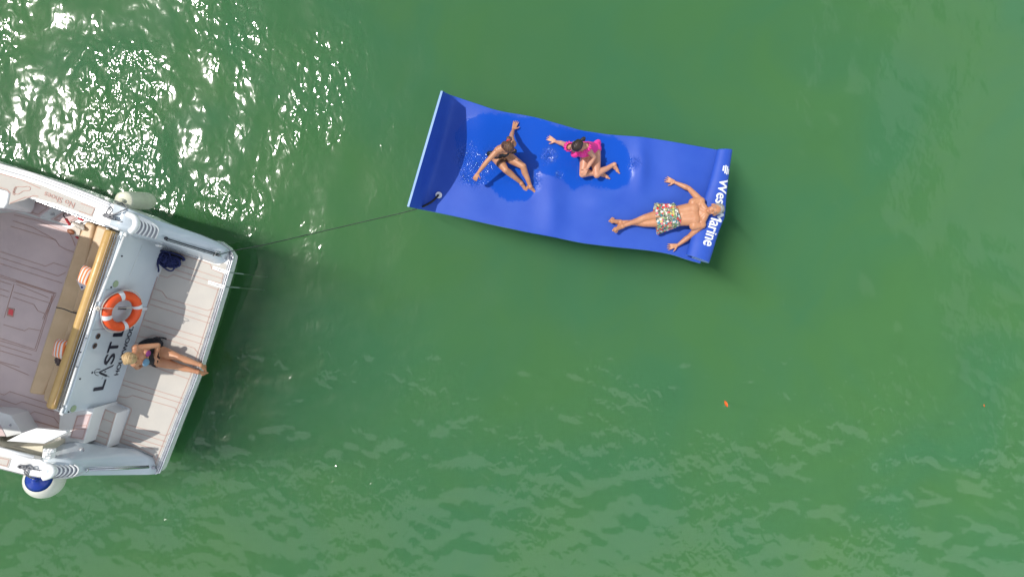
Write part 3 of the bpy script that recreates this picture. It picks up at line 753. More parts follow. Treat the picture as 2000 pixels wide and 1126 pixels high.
# inner side lockers under the gunwale
lz = 1.12
mb = MB(); mb.prism(ats([(7, 406.5), (48, 388), (70, 384), (160, 415), (190, 432), (152, 445), (98, 428), (44, 414)], lz), .9); side = mb.build('side_locker', M['gel'], yt, bevel=.01)
for k, q in enumerate([[(44, 412.5), (69, 390), (102, 404), (75, 423.5)], [(98, 428.5), (123, 412.5), (156, 425), (133, 439)]]):
    mb = MB(); mb.prism(ats(q, lz+.012), lz-.02); p_ = mb.build('locker_pad', M['padc'], side)
    c = Vector((0, 0, 0)); Q = ats(q, lz+.0135)
    for p in Q: c += p/4
    mb = MB(); mb.ribbon([c+(p-c)*.72 for p in Q+[Q[0]]], .009); mb.build('groove_lines', M['padred'], p_)
for (cx, cy) in ((40, 401.5), (103, 418.5)):
    mb = MB(); mb.box(at(cx, cy, lz+.01), Vector((.022, .006, 0)), Vector((-.004, .012, 0)), Vector((0, 0, .01))); mb.build('latch', M['chrome'], side)
mb = MB()
mb.tube(smooth_path(ats([(66, 390.5), (100, 402.5), (140, 417.5), (175, 431), (212, 443.5)], 1.74), 4), .010)
mb.tube(smooth_path(ats([(80, 394.5), (110, 405.5), (150, 420.5), (175, 430), (205, 440.5)], 1.70), 4), .013)
for x, y in ((86, 397), (146, 419), (206, 441)): mb.tube([at(x, y, 1.68), at(x, y, 1.75)], .014)
mb.build('grab_rail', M['steel'], yt, smooth=True)
# transom
TA = at(240, 457, 1.46); TB = at(126, 809, 1.46); TM = at(275, 637, .45)
tdir = (TA-TB).normalized()
tn = tdir.cross(TM-TA); tn.normalize()
if tn.x < 0: tn = -tn
tup = tn.cross(tdir); tup = tup if tup.z > 0 else -tup
def W(px, py, off=.004):
    """where the sight line to a photo point meets the transom face"""
    o = Vector((0, 0, H)); d = at(px, py, 0)-o
    t = (TA-o).dot(tn)/d.dot(tn); return o+d*t+tn*off
def wz(base, z):  # point on transom face at height z below the top point
    return base-tup*((base.z-z)/tup.z)
A0 = TA+tdir*.25; B0 = TB
A1, A2 = wz(A0, 1.12)+tn*.002, wz(A0, .44); B1, B2 = wz(B0, 1.12)+tn*.002, wz(B0, .44)
B2b = B2; inn_ = -tn*.06
mb = MB()
mb.add([A0, A1, A2, B0, B1, B2, A0+inn_, B0+inn_, Vector((A2.x, A2.y, .44))+inn_, Vector((B2.x, B2.y, .44))+inn_],
       [(0, 3, 4, 1), (1, 4, 5, 2), (0, 6, 7, 3), (6, 8, 9, 7), (2, 5, 9, 8), (3, 7, 9, 5, 4), (0, 1, 2, 8, 6)])
# lower toe that carries on past the end of the raised part
transom = mb.build('transom', M['gelshade'], yt, bevel=.018, seg=3)
# name and port on the transom
def wall_text(s, p0, p1, hgt, bold, mat=M['letter']):
    o = W(*p0); x = (W(*p1)-o); w = x.dot(tdir)
    return plane_text('lettering', s, mat, transom, o, tdir, tup, w, hgt, tn, .004, bold)
wall_text('L', (201, 759), (204.5, 741), .20, .010)
wall_text('S', (219.5, 709), (225, 690), .195, .010)
wall_text('T', (227, 686), (233, 667), .195, .010)
wall_text('L', (238, 655), (243.5, 634), .195, .010)
wall_text('I', (246, 603), (247, 600.5), .18, .008)
wall_text('HOLLYWOOD, FL.', (230.5, 731), (271, 610.5), .085, .0025)
# dividers standing in for the A of the name
mb = MB()
def wr(pts, w): mb.ribbon([W(*b2(x, y)) for x, y in pts], w, up=tn, t=.002)
wr([(815, 772), (918, 722)], .022); wr([(815, 782), (868, 806)], .032); wr([(868, 806), (888, 812)], .008); wr([(905, 728), (925, 716)], .008)
wr([(762, 778), (815, 775)], .007); wr([(848, 772), (862, 770)], .016); wr([(870, 700), (866, 722)], .004); wr([(832, 815), (828, 832)], .004)
wr([(815, 752), (790, 750), (770, 762), (768, 785), (782, 800), (800, 803)], .008)
mb.disc(W(*b2(813, 776)), tn, .02, .003); mb.disc(W(*b2(750, 779)), tn, .018, .003, ax=tdir, k=.8)
mb.build('divider_emblem', M['letter'], transom)
# seams, fittings on the transom
for l in [[(860, 105), (985, 100)], [(748, 432), (880, 424)]]:
    mb = MB(); wr(l, .006); mb.build('hatch_seam', M['greyvent'], transom)
for (x, y, r) in [(237.6, 499.7, .012), (216.7, 560.6, .012), (156, 739, .012), (133.5, 803.4, .012), (157, 687, .01)]:
    mb = MB(); mb.disc(W(x, y), tn, r, .008, 14); mb.build('snap_fitting', M['dark'], transom)
for (x, y) in [(225.6, 554), (143, 797.3)]:
    mb = MB(); mb.disc(W(x, y), tn, .05, .006, 24, ax=tdir, k=1.0); f_ = mb.build('courtesy_light', M['green'], transom)
for (x, y) in [(190.5, 655.7), (184, 674.5)]:
    mb = MB(); mb.disc(W(x, y), tn, .042, .010, 24); f_ = mb.build('deck_filler', M['chrome'], transom)
    mb = MB(); mb.disc(W(x, y, .014), tn, .018, .006, 16); mb.build('cap', M['dark'], f_)
mb = MB()
for l in [[(278, 478), (252, 540)]]:
    mb.ribbon([W(*p) for p in l], .006, up=tn, t=.002)
mb.build('face_crease', M['gel'], transom)
# transom rails
def along(pts, z): return ats(pts, z)
mb = MB(); mb.tube(along([(231, 459), (120, 803)], 1.475), .010); mb.tube(along([(226, 457), (115, 801)], 1.45), .009)
mb.tube(along([(222, 456), (111, 799)], 1.43), .006)
for t in np.linspace(.02, .98, 7):
    x, y = 231-111*t, 459+344*t; mb.tube([at(x-7, y-2, 1.42), at(x+4, y+1, 1.475)], .008)
mb.build('transom_rail', M['steel'], yt, smooth=True)
mb = MB()
for a, b in [((242.5, 462), (211, 540)), ((210.5, 542), (192, 588)), ((187.5, 602), (169.5, 659)), ((169, 661), (151, 714)), ((150, 716), (126, 790)), ((124, 795), (119, 806))]:
    mb.tube(ats([a, b], 1.475), .0165, 10)
mb.tube(ats([(243, 457), (248, 460)], 1.48), .024, 8); mb.tube(ats([(118, 806), (124, 809)], 1.48), .02, 8); mb.tube(ats([(189, 600), (194, 603)], 1.48), .022)
mb.build('white_rail', M['railwhite'], yt, smooth=True)
# ensign line and knot at the ring
mb = MB(); mb.tube(smooth_path([at(178, 600, 1.50), at(195, 601, 1.52), at(226, 602, 1.40), at(262, 600, 1.0), W(270, 601, .02)], 5), .004)
for k in range(14):
    a = random.random()*6.28; mb.tube(smooth_path([at(192+2.5*math.cos(a), 602+3.5*math.sin(a), 1.50), at(192+3*math.cos(a+1.2), 602+4*math.sin(a+1.2), 1.53), at(192+2*math.cos(a+2.6), 602+5*math.sin(a+2.6), 1.50)], 3), .006, 5)
mb.build('ring_lashing', M['whitecloth'], yt, smooth=True)
mb = MB(); mb.add([W(262, 597.5, .01), W(289, 600, .01), W(285, 605, .01), W(263, 606.5, .01)], [(0, 1, 2, 3)]); tp = mb.build('clear_patch', M['whiteband'], transom); tp.modifiers.new('s', 'SOLIDIFY').thickness = .004
# steps
mb = MB(); mb.prism(ats([(203, 795), (229.8, 805.6), (209.5, 875), (198, 878), (176, 870), (158, 866), (172, 800), (190, 788)], .75), .44); st2 = mb.build('boarding_step', M['gel'], yt, bevel=.008)
mb = MB(); mb.prism(ats([(204.5, 797), (228, 806.2), (208.5, 870.5), (182, 860.5)], .758), .74); sp2 = mb.build('step_pad', M['pad'], st2)
mb = MB(); mb.ribbon(ats([(206.5, 800), (225.5, 807.5), (207, 867), (184.5, 858.8), (206.5, 800)], .7595), .008)
for f in (.28, .66, .82): mb.ribbon(ats([lerp((206.5, 800), (184.5, 858.8), f), lerp((225.5, 807.5), (207, 867), f)], .7595), .008)
mb.build('groove_lines', M['padred'], sp2)
mb = MB(); mb.prism(ats([(118, 796), (150, 796), (154, 800), (184, 796), (163, 867), (126, 869), (114, 845)], 1.05), .44); st1 = mb.build('boarding_step', M['gel'], yt, bevel=.008)
mb = MB(); mb.prism(ats([(150, 810.5), (179, 806.5), (163, 858.5), (136.5, 854.5)], 1.058), 1.04); sp1 = mb.build('step_pad', M['padc'], st1)
mb = MB(); mb.ribbon(ats([(151.5, 813), (176.5, 809.5), (161.5, 855.5), (139, 852), (151.5, 813)], 1.0595), .008)
for f in (.45, .6): mb.ribbon(ats([lerp((151.5, 813), (139, 852), f), lerp((176.5, 809.5), (161.5, 855.5), f)], 1.0595), .008)
mb.build('groove_lines', M['padred'], sp1)
mb = MB(); mb.disc(at(158.5, 878.5, 1.22), (.1, .35, .9), .042, .006, 20); dr = mb.build('deck_drain', M['chrome'], yt); mb = MB(); mb.disc(at(158.5, 878.5, 1.23), (.1, .35, .9), .018, .006, 16); mb.build('cap', M['gel'], dr)
# gate and side boxes
mb = MB(); mb.prism(ats([(11.5, 861), (42, 845), (70, 835.5), (129, 841), (131, 844), (86, 866)], 1.60), 1.52)
gate = mb.build('stern_gate', M['gel'], yt, bevel=.012)
mb = MB(); mb.prism(ats([(-60, 800), (0, 804), (21, 810), (43, 846), (13, 853), (0, 842), (-60, 830)], 1.30), .9); cab = mb.build('side_cabinet', M['gel'], yt, bevel=.012)
mb = MB(); mb.prism(ats([(-60, 822), (0, 829), (11, 851), (-60, 850)], 1.31), 1.28); mb.build('cabinet_pad', M['padc'], cab)
mb = MB(); mb.disc(at(20, 829.5, 1.305), (0, 0, 1), .014, .01, 10); mb.build('latch', M['chrome'], cab)
mb = MB()
for q in [(88, 877), (96, 877), (102, 878)]: mb.tube([at(*q, 1.70), at(q[0]+.5, q[1]+3, 1.72)], .026, 8)
for q in [(93, 886), (88, 891), (97, 893)]: mb.ball(at(*q, 1.74), .022)
mb.prism(ats([(84, 878), (101, 877.5), (98.5, 896), (82, 893)], 1.70), 1.60); mb.build('gate_hinge', M['railwhite'], yt, smooth=False, bevel=.004)
mb = MB(); mb.prism(ats([(-60, 862), (0, 872), (84, 870), (82, 893), (0, 880)], 1.52), 1.0); mb.build('side_shelf', noisy('cream_gelcoat', (.72, .66, .50), (.66, .60, .46), 4, .4), yt)
mb = MB()
mb.tube(ats([(-60, 859), (0, 875), (66, 892)], 1.74), .018); mb.tube(ats([(-60, 863), (0, 879), (64, 895)], 1.73), .010)
mb.build('grab_rail', M['railwhite'], yt, smooth=True)
# bench: seat, back, bolster
mb = MB(); mb.prism(ats([(166, 431), (186, 437), (152, 600), (118, 700), (84, 772), (53, 768), (118, 566), (153, 457)], 1.20), .95); mb.build('seat_cushion', M['vinyl'], yt, bevel=.05, seg=4)
mb = MB(); mb.prism(ats([(188, 437.5), (216, 448), (168, 590), (97, 792), (82, 780), (85, 765), (130, 640), (160, 530)], 1.27), .95); mb.build('back_cushion', M['vinyl'], yt, bevel=.045, seg=4)
mb = MB(); mb.tube(smooth_path([at(x, y, 1.285) for x, y in [(110, 600), (125, 603), (140, 609), (157, 613)]], 3), .008); mb.build('cushion_gap', M['dark'], yt)
mb = MB()
bl0, bl1 = at(217, 450, 1.40), at(101, 796, 1.40)
mb.tube([bl0+(bl0-bl1).normalized()*.0, bl0.lerp(bl1, .01), bl0.lerp(bl1, .35), bl0.lerp(bl1, .36), bl0.lerp(bl1, .7), bl0.lerp(bl1, .99), bl1], [.055, .072, .074, .072, .074, .072, .055], 20)
mb.build('bolster', M['bolster'], yt, smooth=True)
mb = MB(); mb.tube([at(219, 452, 1.465), at(106, 790, 1.465)], .006); mb.build('piping', M['vinyl'], yt)
mb = MB(); mb.prism([Vector((p.x, p.y, 1.28)) for p in (at(208, 446, 1.28), at(233, 456, 1.28), at(120, 806, 1.28), at(94, 795, 1.28))], .95); mb.build('bench_back', M['gel'], yt)
# handrails on the quarters
mb = MB()
mb.tube(ats([(325, 465.5, 1.29), (360, 476.5, 1.06), (429, 497, .64)]), .010); mb.tube(ats([(324, 469, 1.25), (429, 500.5, .60)]), .006)
mb.ball(at(324.5, 465.5, 1.30), .028)
mb.build('quarter_rail', M['dark'], yt, smooth=True)
mb = MB(); mb.tube(ats([(170, 917, 1.36), (230, 915, .98), (291, 911.5, .62)]), .017); mb.tube(ats([(172, 913, 1.36), (291, 908.5, .62)]), .007); mb.ball(at(170, 917, 1.36), .026)
mb.build('quarter_rail', M['steel'], yt, smooth=True)
# stern cleat, platform fittings, label plates
mb = MB(); mb.tube(smooth_path(ats([(417, 499, .70), (421, 495, .76), (423, 491, .78), (430, 492.5, .74)]), 3), .013, 6); mb.tube(smooth_path(ats([(420, 496, .66), (428, 498, .64), (432, 501, .60)]), 3), .010, 6)
mb.build('stern_cleat', M['chrome'], yt, smooth=True)
mb = MB(); mb.box(at(301, 912, .5), Vector((.03, 0, 0)), Vector((0, .02, 0)), Vector((0, 0, .02))); mb.build('stern_cleat', M['chrome'], yt, bevel=.006)
mb = MB(); mb.prism(ats([(303, 476), (311, 478), (309.5, 482), (303, 480)], 1.0), .9); mb.build('line_guide', M['railwhite'], yt, bevel=.01)
for (q, tx) in [([(417, 519), (446, 528.5), (443.5, 535), (415, 525)], 0), ([(407.5, 547), (438, 556.5), (435.5, 563.5), (406, 553.5)], 1)]:
    Q = ats(q, .47); mb = MB(); mb.prism(Q, .45); pl_ = mb.build('label_plate', M['railwhite'], platform)
    mb = MB(); xd = (Q[1]-Q[0]).normalized(); yd = Vector((-xd.y, xd.x, 0)); L_ = (Q[1]-Q[0]).length
    random.seed(5+tx); x = .025
    while x < L_-.03:
        w = .006+.008*random.random(); h = .02+.008*random.random(); p = Q[0]+xd*x-yd*.028+Vector((0, 0, .001))
        mb.ribbon([p-yd*h*.5*random.choice((0, 1)), p+yd*h*.5], .004); 
        if random.random() < .6: mb.ribbon([p, p+xd*w], .004)
        x += w+.009
    mb.build('label_marks', M['letter'], pl_)
    mb = MB(); c0 = at(q[1][0], q[1][1]+3, .46); mb.tube(smooth_path([c0, c0+xd*.03+Vector((0, 0, -.3)), c0+xd*.10+Vector((0, 0, -.75)), c0+xd*.18+Vector((0, 0, -1.2))], 4), .010, 6)
    mb.build('ladder_strap', MAT('wet_webbing', (.24, .30, .27), .6), pl_)
# cabin and hardtop forward of the picture
def roofpt(px, py, z, zr=3.3):
    p = at(px, py, z); k = (zr-z)*math.tan(ZEN); return Vector((p.x+SUN_H.x*k, p.y+SUN_H.y*k, zr))
roof = [roofpt(*q) for q in [(-60, 400, .95), (50, 431, .95), (108, 448, .95), (150, 459, 1.1), (172, 464, 1.27), (190, 474, 1.27), (201, 490, 1.27), (178, 562, 1.3), (155, 640, 1.4), (162, 655, 1.6), (176, 656, 1.6), (160, 717, 1.6), (128, 716, 1.6), (96, 792, 1.5), (84, 836, 1.5), (50, 841, 1.5), (0, 842, 1.5), (-60, 834, 1.5)]]
xl = min(p.x for p in roof)-3
roof = [Vector((xl, roof[0].y+.6, 3.3))]+roof+[Vector((xl, roof[-1].y+.3, 3.3))]
mb = MB(); mb.prism(roof, 3.22); mb.build('hardtop', M['hardtop'], yt, bevel=.02)
mb = MB(); x1 = -8.1
mb.prism([Vector((xl-2, 1.3, 3.2)), Vector((x1-.9, 1.1, 3.2)), Vector((x1-1.3, -2.0, 3.2)), Vector((xl-2, -1.8, 3.2))], .9); cabn = mb.build('cabin', M['hardtop'], yt, bevel=.05)

# ------------------------------------------------------------------ life ring
rc = W(225.5, 602.5, .11); 
ring_t = thing('life_ring', rc-Vector((0, 0, .3)), 'orange life ring with white bands hanging on the transom below the steel rail', 'life ring')
rn = (tn*.93+Vector((0, 0, 1))*.28).normalized(); rx = tdir; ry = rn.cross(rx); 
R_, r_ = .232, .066
def torus(c, ex, ey, en, R, r, a0=0, a1=6.28319, n=64, m=16, k=1.0):
    V = []; Fc = []; closed = abs(a1-a0-6.28319) < .01; nn = n if closed else n+1
    for i in range(nn):
        a = a0+(a1-a0)*i/n; d = ex*math.cos(a)+ey*math.sin(a)
        for j in range(m):
            b = 2*math.pi*j/m; V.append(c+d*(R+r*math.cos(b))+en*r*k*math.sin(b))
    for i in range(n):
        i2 = (i+1) % nn
        for j in range(m): Fc.append((i*m+j, i2*m+j, i2*m+(j+1) % m, i*m+(j+1) % m))
    return V, Fc
mb = MB(); mb.add(*torus(rc, rx, ry, rn, R_, r_)); mb.build('ring_body', M['orange'], ring_t, smooth=True)
for k, a in enumerate((25, 115, 205, 295)):
    mb = MB(); mb.add(*torus(rc, rx, ry, rn, R_, r_+.005, math.radians(a-7), math.radians(a+7), 6)); mb.build('band', M['whiteband'], ring_t, smooth=True)
mb = MB(); pts = []
for i in range(65):
    a = i/64*6.28319; rr = R_+r_*1.08+.02*abs(math.sin(2*(a-math.radians(25)))); pts.append(rc+(rx*math.cos(a)+ry*math.sin(a))*rr)
mb.tube(pts, .007, 6); mb.build('grab_line', M['whitecloth'], ring_t, smooth=True)

# ------------------------------------------------------------------ fenders
fa, fb = at(241, 391.5, 1.32), at(289, 392.5, .62)
fd = thing('cylinder_fender', (fb.x, fb.y, fb.z-.1), 'cream cylindrical fender hanging outside the upper gunwale', 'fender', None)
ax = (fb-fa).normalized(); mb = MB()
prof = [(-.008, .06), (0, .108), (.010, .124), (.05, .128), (.35, .130), (.66, .128), (.72, .118), (.765, .09), (.79, .05), (.80, .01)]
mb.tube([fa+ax*t*((fb-fa).length+.1)/.8 for t, r in prof], [r for t, r in prof], 28); fb_o = mb.build('fender_body', M['fender'], fd, smooth=True)
mb = MB(); mb.tube([fa-ax*.05, fa-ax*.01], .028, 10); mb.build('fender_eye', M['fender'], fd, smooth=True)
mb = MB(); P = lambda x, y, z=1.74: at(x, y, z)
mb.tube(smooth_path([P(238, 396, 1.38), P(225, 400, 1.6), P(213, 407), P(208, 416), P(212, 421)], 5), .010, 6)
mb.tube(smooth_path([P(238, 396, 1.38), P(245, 402, 1.45), P(249, 407, 1.66), P(240, 411), P(225, 418), P(215, 420)], 5), .010, 6)
mb.build('fender_line', M['rope'], fd, smooth=True)
cr_t = thing('cleat_rope', at(217, 422, 1.70), 'tangled grey rope made fast on the upper gunwale beside the cream fender', 'rope')
mb = MB(); random.seed(11)
for k in range(11):
    cx, cy = 206+random.random()*18, 0; cy = 420+(cx-206)*.42
    a = random.random()*3.1; r = 3+4*random.random()
    mb.tube(smooth_path([P(cx+r*math.cos(a+j*1.6), cy+.55*r*math.sin(a+j*1.6), 1.715+.008*k+.01*(j % 2)) for j in range(5)], 4), .0085, 6)
mb.tube(smooth_path([P(215, 424, 1.72), P(228, 430, 1.72), P(239, 433.5, 1.72)], 4), .008, 6)
mb.build('rope_tangle', M['rope'], cr_t, smooth=True)
mb = MB(); mb.tube(ats([(208, 419, 1.74), (225, 427, 1.74)]), .013, 8); mb.tube(ats([(213, 421, 1.70), (213, 421, 1.745)]), .016, 8); mb.tube(ats([(220, 425, 1.70), (220, 425, 1.745)]), .016, 8); mb.build('cleat', M['chrome'], cr_t, smooth=True)

bc = at(88, 935, .75)
# ball fender axis almost upright: blue end up at the gunwale
bf = thing('ball_fender', (bc.x, bc.y, .45), 'white ball fender with a blue end hanging outside the lower gunwale', 'fender')
mb = MB(); R0 = .275; axu = (at(66, 934, 1.14)-bc).normalized(); e = axu.orthogonal().normalized(); g = axu.cross(e)
prof = [(-1.0, .02), (-.97, .24), (-.88, .47), (-.7, .71), (-.45, .893), (-.15, .989), (.1, .995), (.35, .937), (.6, .80), (.76, .66)]
mb.tube([bc+axu*t*R0*1.1 for t, r in prof], [r*R0 for t, r in prof], 32); mb.build('fender_body', M['fenderw'], bf, smooth=True)
prof = [(.76, .665), (.9, .50), (1.0, .33), (1.08, .2), (1.2, .15), (1.32, .13), (1.34, .05)]
mb = MB(); mb.tube([bc+axu*t*R0*1.1 for t, r in prof], [r*R0 for t, r in prof], 28); mb.build('fender_end', M['fenderblue'], bf, smooth=True)
mb = MB(); tp_ = bc+axu*R0*1.42
mb.tube(smooth_path([tp_, P(60, 931, 1.6), P(52, 921, 1.73), P(45, 914, 1.73)], 5), .009, 6); mb.tube(smooth_path([tp_, P(56, 930, 1.62), P(48, 922, 1.73), P(50, 914, 1.73)], 5), .009, 6)
mb.build('fender_line', M['rope'], bf, smooth=True)
cr2 = thing('cleat_rope', at(50, 912, 1.70), 'dark grey rope wound on the lower gunwale cleat above the ball fender', 'rope')
mb = MB(); random.seed(12)
for k in range(10):
    cx = 38+random.random()*24; cy = 910+(cx-38)*.16; a = random.random()*3.1; r = 3+3*random.random()
    mb.tube(smooth_path([P(cx+r*math.cos(a+j*1.6), cy+.6*r*math.sin(a+j*1.6), 1.715+.008*k+.01*(j % 2)) for j in range(5)], 4), .0085, 6)
mb.tube(smooth_path([P(58, 914, 1.72), P(68, 916, 1.72), P(78, 918, 1.72)], 4), .007, 6)
mb.build('rope_tangle', M['rope'], cr2, smooth=True)
mb = MB(); mb.tube(ats([(37, 910.5, 1.735), (64, 915, 1.735)]), .012, 8); mb.build('cleat', M['chrome'], cr2, smooth=True)

# ------------------------------------------------------------------ tow line
tl = thing('tow_line', at(640, 450, 0.05), 'thin dark tow line running from the yacht stern to the blue mat', 'rope')
mb = MB()
pts = [me_c+Vector((0, 0, .03)), at(845, 392, .12), at(830, 402, .10), at(790, 414.5, .10), at(712, 432.5, .05), at(600, 458.5, .05), at(520, 477, .25), at(456, 489.5, .52), at(431, 496.5, .62), at(421, 497.5, .68)]
mb.tube(smooth_path(pts, 10), .0068, 6)
mb.build('line', M['ropedark'], tl, smooth=True)
mb = MB(); mb.tube(smooth_path([me_c+Vector((0, 0, .035)), at(848, 390, .13), at(838, 397, .13), at(826, 403.5, .11)], 6), [.013]*18+[.010], 8) if False else mb.tube(smooth_path([me_c+Vector((0, 0, .035)), at(848, 390, .13), at(838, 397, .13), at(826, 403.5, .11)], 6), .017, 8)
mb.build('bridle', M['black'], tl, smooth=True)
mb = MB(); mb.tube(smooth_path([at(600, 458, .04), at(560, 468, .03), at(530, 475, .05), at(500, 481, .2)], 6), .006, 5); mb.build('slack_strand', M['ropedark'], tl, smooth=True)

# ------------------------------------------------------------------ loose things on the yacht
def cushion(name, q, z, label, cols, sdir, per):
    Q = ats(q, z); c = sum(Q, Vector())/4; t = thing(name, (c.x, c.y, z-.09), label, 'pillow', 'striped pillows on the bench')
    n = 14; rows = []; rows2 = []
    for i in range(n+1):
        u = i/n; a = []; b = []
        for j in range(n+1):
            v = j/n; p = Q[0].lerp(Q[1], u).lerp(Q[3].lerp(Q[2], u), v)
            hh = .075*(max(0, (1-(2*u-1)**4)*(1-(2*v-1)**4)))**.6
            a.append(p+Vector((0, 0, hh))); b.append(p-Vector((0, 0, hh*.8)))
        rows.append(a); rows2.append(b[::-1])
    mb = MB(); mb.grid(rows); mb.grid(rows2)
    m = stripe_mat(name+'_fabric', tuple(sdir), per, cols)
    mb.build('cover', m, t, smooth=True)
    return t
sd = (at(184, 525, 1.4)-at(163, 516, 1.4)).normalized()
cushion('striped_pillow', [(163.5, 516.5), (185, 526), (173, 560), (151.5, 550)], 1.40, 'orange and white striped pillow on the bench with a white card under its edge', [(0.78, 0.70, 0.64), (0.85, 0.22, 0.05)], sd, .042)
sd2 = (at(135, 665, 1.4)-at(110, 661, 1.4)).normalized()
cushion('striped_pillow', [(111, 661), (135.5, 665.5), (124.5, 703), (103, 694.5)], 1.40, 'orange and white striped pillow on the bench beside the dark cloth, nearer the stern gate', [(0.78, 0.70, 0.66), (0.85, 0.24, 0.08)], sd2, .042)
cd = thing('paper_card', at(160, 555, 1.33), 'white card with a small blue print sticking out from under a striped pillow', 'card')
mb = MB(); mb.prism(ats([(149, 545), (160, 550), (173, 559), (159.5, 566.5)], 1.335), 1.328); mb.build('card_sheet', M['paper'], cd)
mb = MB(); mb.prism(ats([(158, 558.5), (162, 559), (161.5, 563), (158.5, 563)], 1.339), 1.335); mb.build('print', M['blueprint'], cd)
dcl = thing('dark_cloth', at(116, 706, 1.28), 'small crumpled dark cloth on the bench beside the second striped pillow', 'cloth')
mb = MB(); random.seed(4)
for k in range(7): mb.tube(smooth_path([at(108+random.random()*13, 699+random.random()*13, 1.30+random.random()*.05) for j in range(4)], 4), .018, 6)
mb.build('cloth_folds', noisy('grey_cloth', (.10, .07, .07), (.17, .13, .12), 20, .8), dcl, smooth=True)
# navy mesh bag
bag = thing('mesh_bag', at(333, 510, .46), 'navy blue mesh net bag heaped in the corner of the swim platform', 'bag')
mb = MB(); mb.prism(ats([(313, 487.5), (330, 491), (352, 498), (360, 506), (348, 508), (322, 520), (310, 518), (309, 500)], .53), .46); mb.build('bag_cloth', M['navydark'], bag, bevel=.03, seg=3)
mb = MB(); random.seed(21)
for k in range(34):
    a = random.random()*6.28; cx, cy = 316+random.random()*30, 0; cy = 497+(cx-316)*.25+random.random()*18-max(0, cx-335)*.4
    r = 4+6*random.random(); ee = .4+.5*random.random()
    mb.tube(smooth_path([at(cx+r*math.cos(a+t), cy+ee*r*math.sin(a+t), .53+.04*random.random()) for t in np.linspace(0, 5.5, 9)], 3), .007+.007*random.random(), 5)
for pts in [[(309, 503), (308, 515), (310, 526), (309, 531)], [(312, 490), (308, 500), (311, 512), (318, 520), (330, 528), (338, 527), (341, 521)], [(313, 489), (335, 493), (354, 500), (361, 507), (356, 508)], [(320, 495), (326, 504), (318, 512), (313, 503), (320, 495)], [(345, 505), (352, 512), (350, 519), (338, 521)]]:
    mb.tube(smooth_path([at(x, y, .56) for x, y in pts], 6), .013, 6)
mb.build('straps', M['navy'], bag, smooth=True)
# white net with red straps hanging in the cockpit corner
wb = thing('float_vest', at(148, 440, 1.15), 'white cloth vest with red straps lying in the cockpit corner by the bench', 'vest')
mb = MB(); random.seed(8)
for k in range(9): mb.tube(smooth_path([at(138+k*3+random.random()*2, 432+k*.9+random.random()*2, 1.2), at(146+k*2.2, 437+k*1.2, 1.25), at(150+k*1.5, 443+k*.6, 1.2)], 4), .016, 6)
mb.prism(ats([(137, 446), (146, 441), (158, 444), (155, 460), (148, 461), (138, 452)], 1.2), 1.13)
mb.build('vest_cloth', M['whitecloth'], wb, smooth=False)
for q_, r_w in (([(129, 427, 1.3), (133, 433, 1.27), (137, 439, 1.24)], .02), ([(155, 426, 1.3), (160, 428, 1.31), (164, 430, 1.3)], .022), ([(149, 462, 1.15), (151, 463.5, 1.16), (153, 465, 1.15)], .015)):
    mb = MB(); mb.tube(smooth_path(ats(q_), 4), r_w, 6); mb.build('red_strap', M['red'], wb, smooth=True)
mb = MB(); mb.tube(smooth_path(ats([(128, 415, 1.5), (124, 420, 1.4), (129, 428, 1.3)]), 4), .008, 6); mb.build('cord', M['dark'], wb, smooth=True)
mb = MB(); mb.ball(at(138.5, 452.5, 1.22), (Vector((.05, -.03, 0)), Vector((.02, .03, 0)), Vector((0, 0, .02)))); mb.build('wooden_toggle', M['brown'], wb, smooth=True)
# black bag behind the seated woman
bk = thing('black_bag', at(292, 668, .46), 'black cloth bag with a strap lying on the platform behind the blonde woman', 'bag')
mb = MB(); mb.tube(smooth_path(ats([(272, 671.5), (285, 668.5), (300, 667.5), (312, 670), (317, 674)], .52), 4), [.02+.045*math.sin(math.pi*i/16) for i in range(17)], 10)
mb.tube(smooth_path(ats([(299, 667, .56), (301, 662, .56), (307, 660.5, .55), (312, 664, .52)]), 4), .026, 8); mb.build('bag_body', M['black'], bk, smooth=True)
mb = MB(); mb.tube(smooth_path(ats([(304, 661, .56), (312, 659, .53), (319, 659.5, .48), (325, 661.5, .47)]), 4), .012, 6); mb.tube(smooth_path(ats([(308, 661, .55), (312, 663, .5), (313, 666, .48)]), 4), .010, 6); mb.build('strap', M['black'], bk, smooth=True)

# leaves on the water
def leaf(px, py, s, ang, label):
    p = at(px, py, .03); mb = MB(); d = Vector((math.cos(ang), math.sin(ang), 0)); e = Vector((-d.y, d.x, 0)); rows = []
    for i in range(9):
        t = i/8; w = math.sin(math.pi*min(1, t*1.02))**.7*.42*s*(1+.12*math.sin(i*2.7)); c = p+d*(t-.5)*2*s
        rows.append([c-e*w+Vector((0, 0, .012)), c+Vector((0, 0, 0)), c+e*w*.9+Vector((0, 0, .014))])
    mb.grid(rows); o = mb.build('leaf', M['leaf'], None, smooth=False, org=p); o.modifiers.new('s', 'SOLIDIFY').thickness = .002
    setp(o, label, 'leaf')
leaf(1417.5, 787.5, .058, math.radians(115), 'bright orange leaf floating on open water below the mat')
leaf(1921, 791, .022, math.radians(100), 'tiny orange leaf floating near the right edge of the photo')

